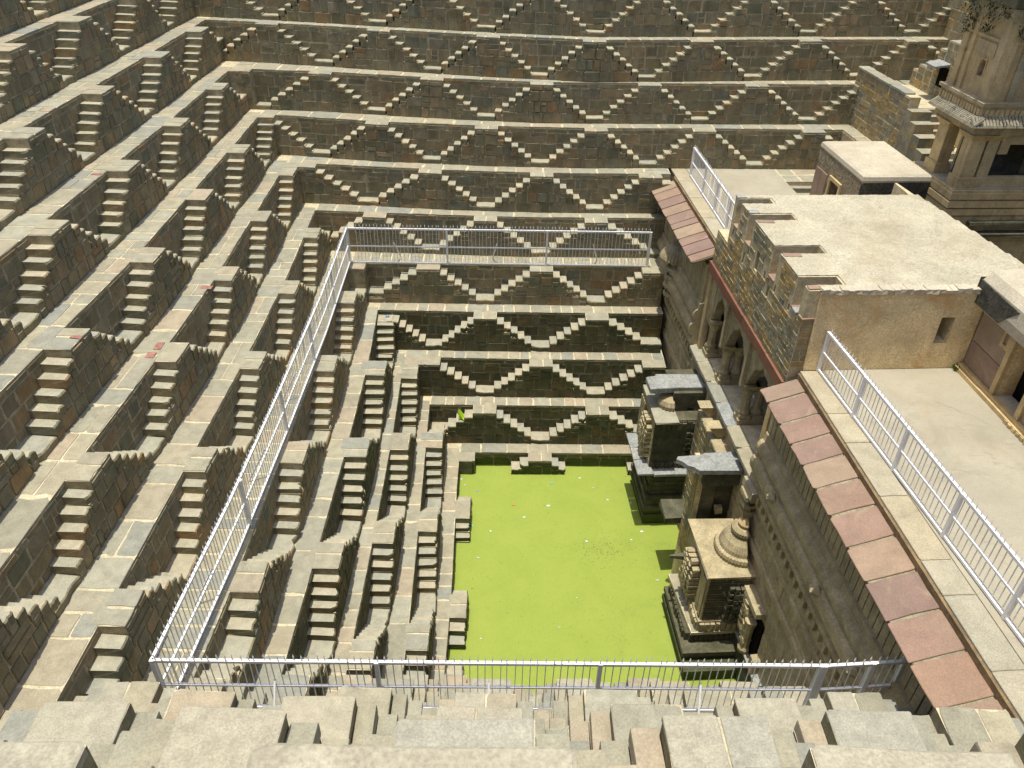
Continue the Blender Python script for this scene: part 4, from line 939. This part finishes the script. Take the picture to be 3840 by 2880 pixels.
relief(S3, -.60, -1.75, -.95, -4.0, -2.75, 9, 5, 'carved_stone', 'u', .30)
relief(S3, -2.28, -.1, .42, -4.0, -2.8, 7, 4, 'carved_stone_dark', 'w', .20)
def frieze(T, fixed, a0, a1, z0, z1, n, axis, mat, depth=.05):
    for i in range(n):
        a, b = a0+(a1-a0)*(i+.12)/n, a0+(a1-a0)*(i+.88)/n; d = depth*ru(.6,1.2)
        T.part('carving', (MB().rbox(fixed-d, fixed+.02, a, b, z0, z1, .012) if axis == 'u' else MB().rbox(a, b, fixed-d, fixed+.02, z0, z1, .012)), mat)
frieze(S3, -.66, -2.3, -.55, -4.36, -4.12, 12, 'u', 'carved_stone'); frieze(S3, -2.33, -.62, .46, -4.36, -4.12, 8, 'w', 'carved_stone')
frieze(S3, -.60, -2.25, -1.8, -3.95, -2.75, 2, 'u', 'carved_stone', .04); frieze(S3, -.89, -2.2, -.7, -4.76, -4.56, 11, 'u', 'carved_stone_dark'); frieze(S3, -2.29, -.8, .35, -4.76, -4.56, 9, 'w', 'carved_stone_dark')
frieze(S1, -.88, 2.5, 4.2, -4.3, -4.05, 10, 'u', 'carved_stone_dark'); frieze(S1, 2.47, -.85, .3, -4.9, -4.75, 9, 'w', 'carved_stone_dark', .07); frieze(S1, 2.6, -.9, .36, -2.0, -1.78, 9, 'w', 'carved_stone_dark', .05); frieze(S1, 2.6, -.9, .36, -3.38, -3.2, 10, 'w', 'carved_stone_dark', .06)
frieze(S1, -.95, 3.6, 4.2, -3.3, -1.9, 4, 'u', 'carved_stone', .06)
relief(S1, 2.6, -.05, .34, -3.1, -2.1, 6, 3, 'carved_stone_dark', 'w', .10)
# a corbelled block at the near end of the arcade ledge, with a carved bracket below
C_ = pal('corbel', 'moulded corbel block ending the arcade ledge above the ribbed half dome', 'corbel', (.4, -1.3, -1))
C_.part('block', MB().rbox(.22, .74, -1.62, -.98, -.78, -.56, .012), 'edge_stone'); C_.part('moulding', MB().rbox(.28, .7, -1.55, -1.0, -.92, -.78, .01), 'carved_stone')
for i in range(4): C_.part('bracket', MB().rbox(.30+.04*i, .6, -1.5+.03*i, -1.06-.02*i, -.92-.13*(i+1), -.93-.13*i, .012), 'carved_stone_dark')
N_ = pal('arched_niche', 'carved arch niche with fluted column in the wall beside the nearer shrine', 'niche', (.4, -2.9, -4.4))
for i in range(8):
    z = -2.95 - .14*i; N_.part('arch_rib', MB().rbox(.24, .48, -2.52-.03*i, -2.30-.03*i, z-.05, z+.05, .01), 'carved_stone')
    N_.part('carving', MB().rbox(.22, .46, -2.78-.03*i, -2.6-.03*i, z-.1, z+.02, .03), 'carved_stone')
N_.part('lintel', MB().rbox(.24, .5, -3.2, -2.3, -2.92, -2.78, .02), 'carved_stone'); N_.part('shade_plate', BX(.44, .49, -3.3, -2.85, -4.38, -3.1), 'shade_black')  # black plate on the wall paints a doorway's shade; no hollow behind
N_.part('column', MB().lathe([(.14,-4.38), (.15,-4.28), (.11,-4.2), (.105,-3.5), (.14,-3.4), (.15,-3.3)], .34, -2.92, 18, rib=.05, nrib=1), 'carved_stone')
N_.part('block', MB().rbox(.3,.52,-3.6,-3.35,-4.38,-3.98,.02), 'carved_stone')

# ------------------------------------------------------------------ litter and small things
def crumple(name, label, cat, p, s, mat, seed, flat=.25, group=None):
    random.seed(seed); mb = MB(); n = 9
    top = []; P = [(math.cos(2*math.pi*k/n)*s*ru(.6,1.1), math.sin(2*math.pi*k/n)*s*.6*ru(.6,1.1)) for k in range(n)]
    c = len(mb.v); mb.v.append((0,0,s*flat)); mb.v += [(x,y,s*flat*ru(0,.7)) for x,y in P] + [(x*.55,y*.55,s*flat*ru(.4,1.6)) for x,y in P]
    for k in range(n):
        l = (k+1) % n; mb.f += [(1+k,1+l,1+n+l,1+n+k), (1+n+k,1+n+l,0)]; mb.m += [0,0]
    mb.v = [(x+p[0], y+p[1], z+p[2]) for x,y,z in mb.v]
    return solo(name, mb, mat, label, cat, p, group)
plain('plastic_white', (.62,.66,.68), .35); plain('plastic_blue', (.10,.28,.55), .35); plain('plastic_clear', (.42,.5,.36), .2); plain('plastic_orange', (.55,.2,.08), .4)
plain('plastic_teal', (.08,.36,.34), .35); plain('bag_lime', (.40,.62,.03), .5); plain('rubber_black', (.03,.035,.03), .6)
random.seed(31)
LIT = [(.40,4.2,.11,'plastic_white','white wrapper','white plastic strip floating in the far left corner of the pool'), (.52,3.92,.12,'plastic_clear','plastic bag','clear crumpled plastic just out from the far left corner of the pool'),
 (.95,3.64,.12,'plastic_blue','blue wrapper','bright blue wrapper floating near the far left of the pool'), (.40,3.36,.10,'plastic_blue','blue wrapper','blue scrap caught against the left edge of the pool'),
 (3.28,4.06,.14,'plastic_teal','wrapper','teal green wrapper floating in front of the far block steps'), (2.06,3.05,.13,'plastic_orange','wrapper','orange scrap floating left of the pool centre'),
 (3.15,3.05,.15,'plastic_white','plastic bag','pale crumpled bag floating right of the orange scrap'), (4.21,4.35,.10,'plastic_white','plastic bag','small pale bag farthest back on the right half of the pool'),
 (4.62,3.9,.09,'plastic_clear','plastic scrap','small clear scrap on the far right of the pool'), (5.72,3.24,.10,'plastic_white','plastic bag','pale bag floating beside the farther shrine'),
 (5.01,3.36,.10,'plastic_white','plastic scrap','pale scrap just left of the bag beside the farther shrine'), (.80,2.15,.16,'plastic_teal','plastic bottle','pale teal bottle beside the left landing stair'),
 (1.39,1.92,.10,'plastic_clear','plastic scrap','clear greenish scrap right of the left landing stair'), (2.4,2.53,.11,'plastic_white','plastic scrap','pale scrap alone in the middle of the pool'),
 (4.23,1.58,.12,'plastic_white','plastic bag','pale wrinkled bag beside the dark smear on the pool'), (1.06,.87,.11,'plastic_clear','leaf','yellowish green leaf floating left of the pool middle'),
 (5.91,2.02,.13,'plastic_white','plastic bag','pale bag in the shade edge under the farther shrine'), (5.56,1.68,.09,'plastic_white','plastic scrap','thin white scrap before the slab roofed niche'),
 (.95,-.25,.05,'rubber_black','scrap','tiny black scrap near the left edge'), (3.81,-.5,.05,'plastic_white','plastic scrap','tiny white speck on the near half of the pool'),
 (1.25,-1.88,.06,'plastic_white','plastic scrap','tiny white scrap near the left front of the pool'), (3.29,-1.49,.09,'plastic_clear','leaf','greenish leaf nearest the viewer on the pool'), (6.1,.15,.14,'plastic_clear','twig','pale looped twig floating left of the nearer shrine')]
for i, (x, y, s_, m_, nm, lab) in enumerate(LIT):
    crumple('floating_' + nm.split()[-1], lab, nm, (x, y, WZ+.004), s_*.5, m_, 100+i, .22, 'litter floating on the pool')
# specks of foam and seed on the duckweed, too many to count
random.seed(77); mb = MB()
for _ in range(30):
    x, y = ru(.5, 6.0), ru(-3.6, 4.5); r_ = ru(.004, .011); a = ru(0, 3); z = WZ + .006
    mb.poly([(x+r_*math.cos(a+k*1.57), y+r_*.8*math.sin(a+k*1.57), z) for k in range(4)])
solo('scum', mb, 'plastic_white', None, None, (3,0,WZ), kind='stuff')
random.seed(78); mb = MB()
for _ in range(500):
    f = rnd() < .6
    x, y = (random.gauss(4.7,.45), random.gauss(1.25,.3)) if f else (ru(.5,6), ru(-3.6,4.5)); r_ = ru(.006, .02); a = ru(0,3)
    mb.poly([(x+r_*math.cos(a+k*1.57), y+r_*.5*math.sin(a+k*1.57), WZ+.005) for k in range(4)])
solo('drift_debris', mb, 'rubber_black', None, None, (3,0,WZ), kind='stuff')
# lime bag caught on a step, blue wrapper on a landing
mb = MB(); random.seed(3)
bx, by, bz = .42, 5.50, -4.02
nu, nv = 9, 7; G_ = {}
for i in range(nu):
    for j in range(nv):
        f, g = i/(nu-1), j/(nv-1)
        hgt = .34 - .30*f**.7 + .03*math.sin(f*9)
        G_[i,j] = len(mb.v)
        mb.v.append((bx-.17+.34*f+.02*math.sin(g*7+f*4), by-.10+.10*g+.045*math.sin(f*8+g*3)*(1-g*.5), bz+.02+hgt*g+.015*math.sin(f*13+g*6)))
for i in range(nu-1):
    for j in range(nv-1): mb.f.append((G_[i,j], G_[i+1,j], G_[i+1,j+1], G_[i,j+1])); mb.m.append(0)
n0 = len(mb.v); mb.v += [(x, y+.05, z) for x, y, z in mb.v[:n0]]; mb.f += [tuple(q+n0 for q in reversed(f)) for f in mb.f[:]]; mb.m = [0]*len(mb.f)
solo('cloth_bag', mb, 'bag_lime', 'bright lime green bag slumped on a step above the pool', 'bag', (bx,by,bz), kind='thing', smooth=True)
crumple('blue_wrapper', 'blue and white wrapper lying on the corner landing of the far left stairs', 'wrapper', (-2.12, 7.42, zk(3)-RIS+.02), .10, 'plastic_blue', 9, .3)
# faded red paint dabs on the left ledges
stone('red_paint', [(.30,.15,.12)], mottle=.4, scale=9, bump=.2, speck=.4)
for k, x, y, a, b in ((6,-5.45,2.02,.26,.14), (6,-5.6,-.62,.15,.26), (6,-5.64,-.98,.17,.2), (7,-6.22,-2.28,.2,.1), (8,-7.72,2.8,.22,.1)):
    T = TIER['left', k]; mb = MB().rbox(x-a/2, x+a/2, y-b/2, y+b/2, zk(k)+.014, zk(k)+.0225, .01); T.part('paint_mark', mb, 'red_paint', label='faded red paint mark')

# two weeds rooted in the joints
def weed(label, p, s_, n, seed):
    random.seed(seed); mb = MB()
    for _ in range(n):
        a, L_ = ru(0,6.28), s_*ru(.5,1.1); dx, dy = math.cos(a), math.sin(a); w = s_*.09; lean = ru(.3,.8)
        b = [p[0]+ru(-.03,.03), p[1]+ru(-.03,.03), p[2]]
        mid = (b[0]+dx*L_*lean*.5, b[1]+dy*L_*lean*.5, b[2]+L_*.6); tip = (b[0]+dx*L_*lean, b[1]+dy*L_*lean, b[2]+L_*.75)
        mb.poly([(b[0]-dy*w*.3,b[1]+dx*w*.3,b[2]), (b[0]+dy*w*.3,b[1]-dx*w*.3,b[2]), (mid[0]+dy*w,mid[1]-dx*w,mid[2]), tip, (mid[0]-dy*w,mid[1]+dx*w,mid[2])])
    return solo('weed', mb, 'weed_leaf', label, 'weed', p)
stone('weed_leaf', [(.09,.16,.03), (.12,.19,.04), (.16,.19,.06)], mottle=.2, bump=0)
weed('small green weed at the right end of the farther grey roof slab', wor(.46,3.25,-.9), .16, 16, 5)
weed('low green weed in the corner where the ochre wall meets the terrace', wor(4.1,-1.2,TZ), .15, 26, 6)
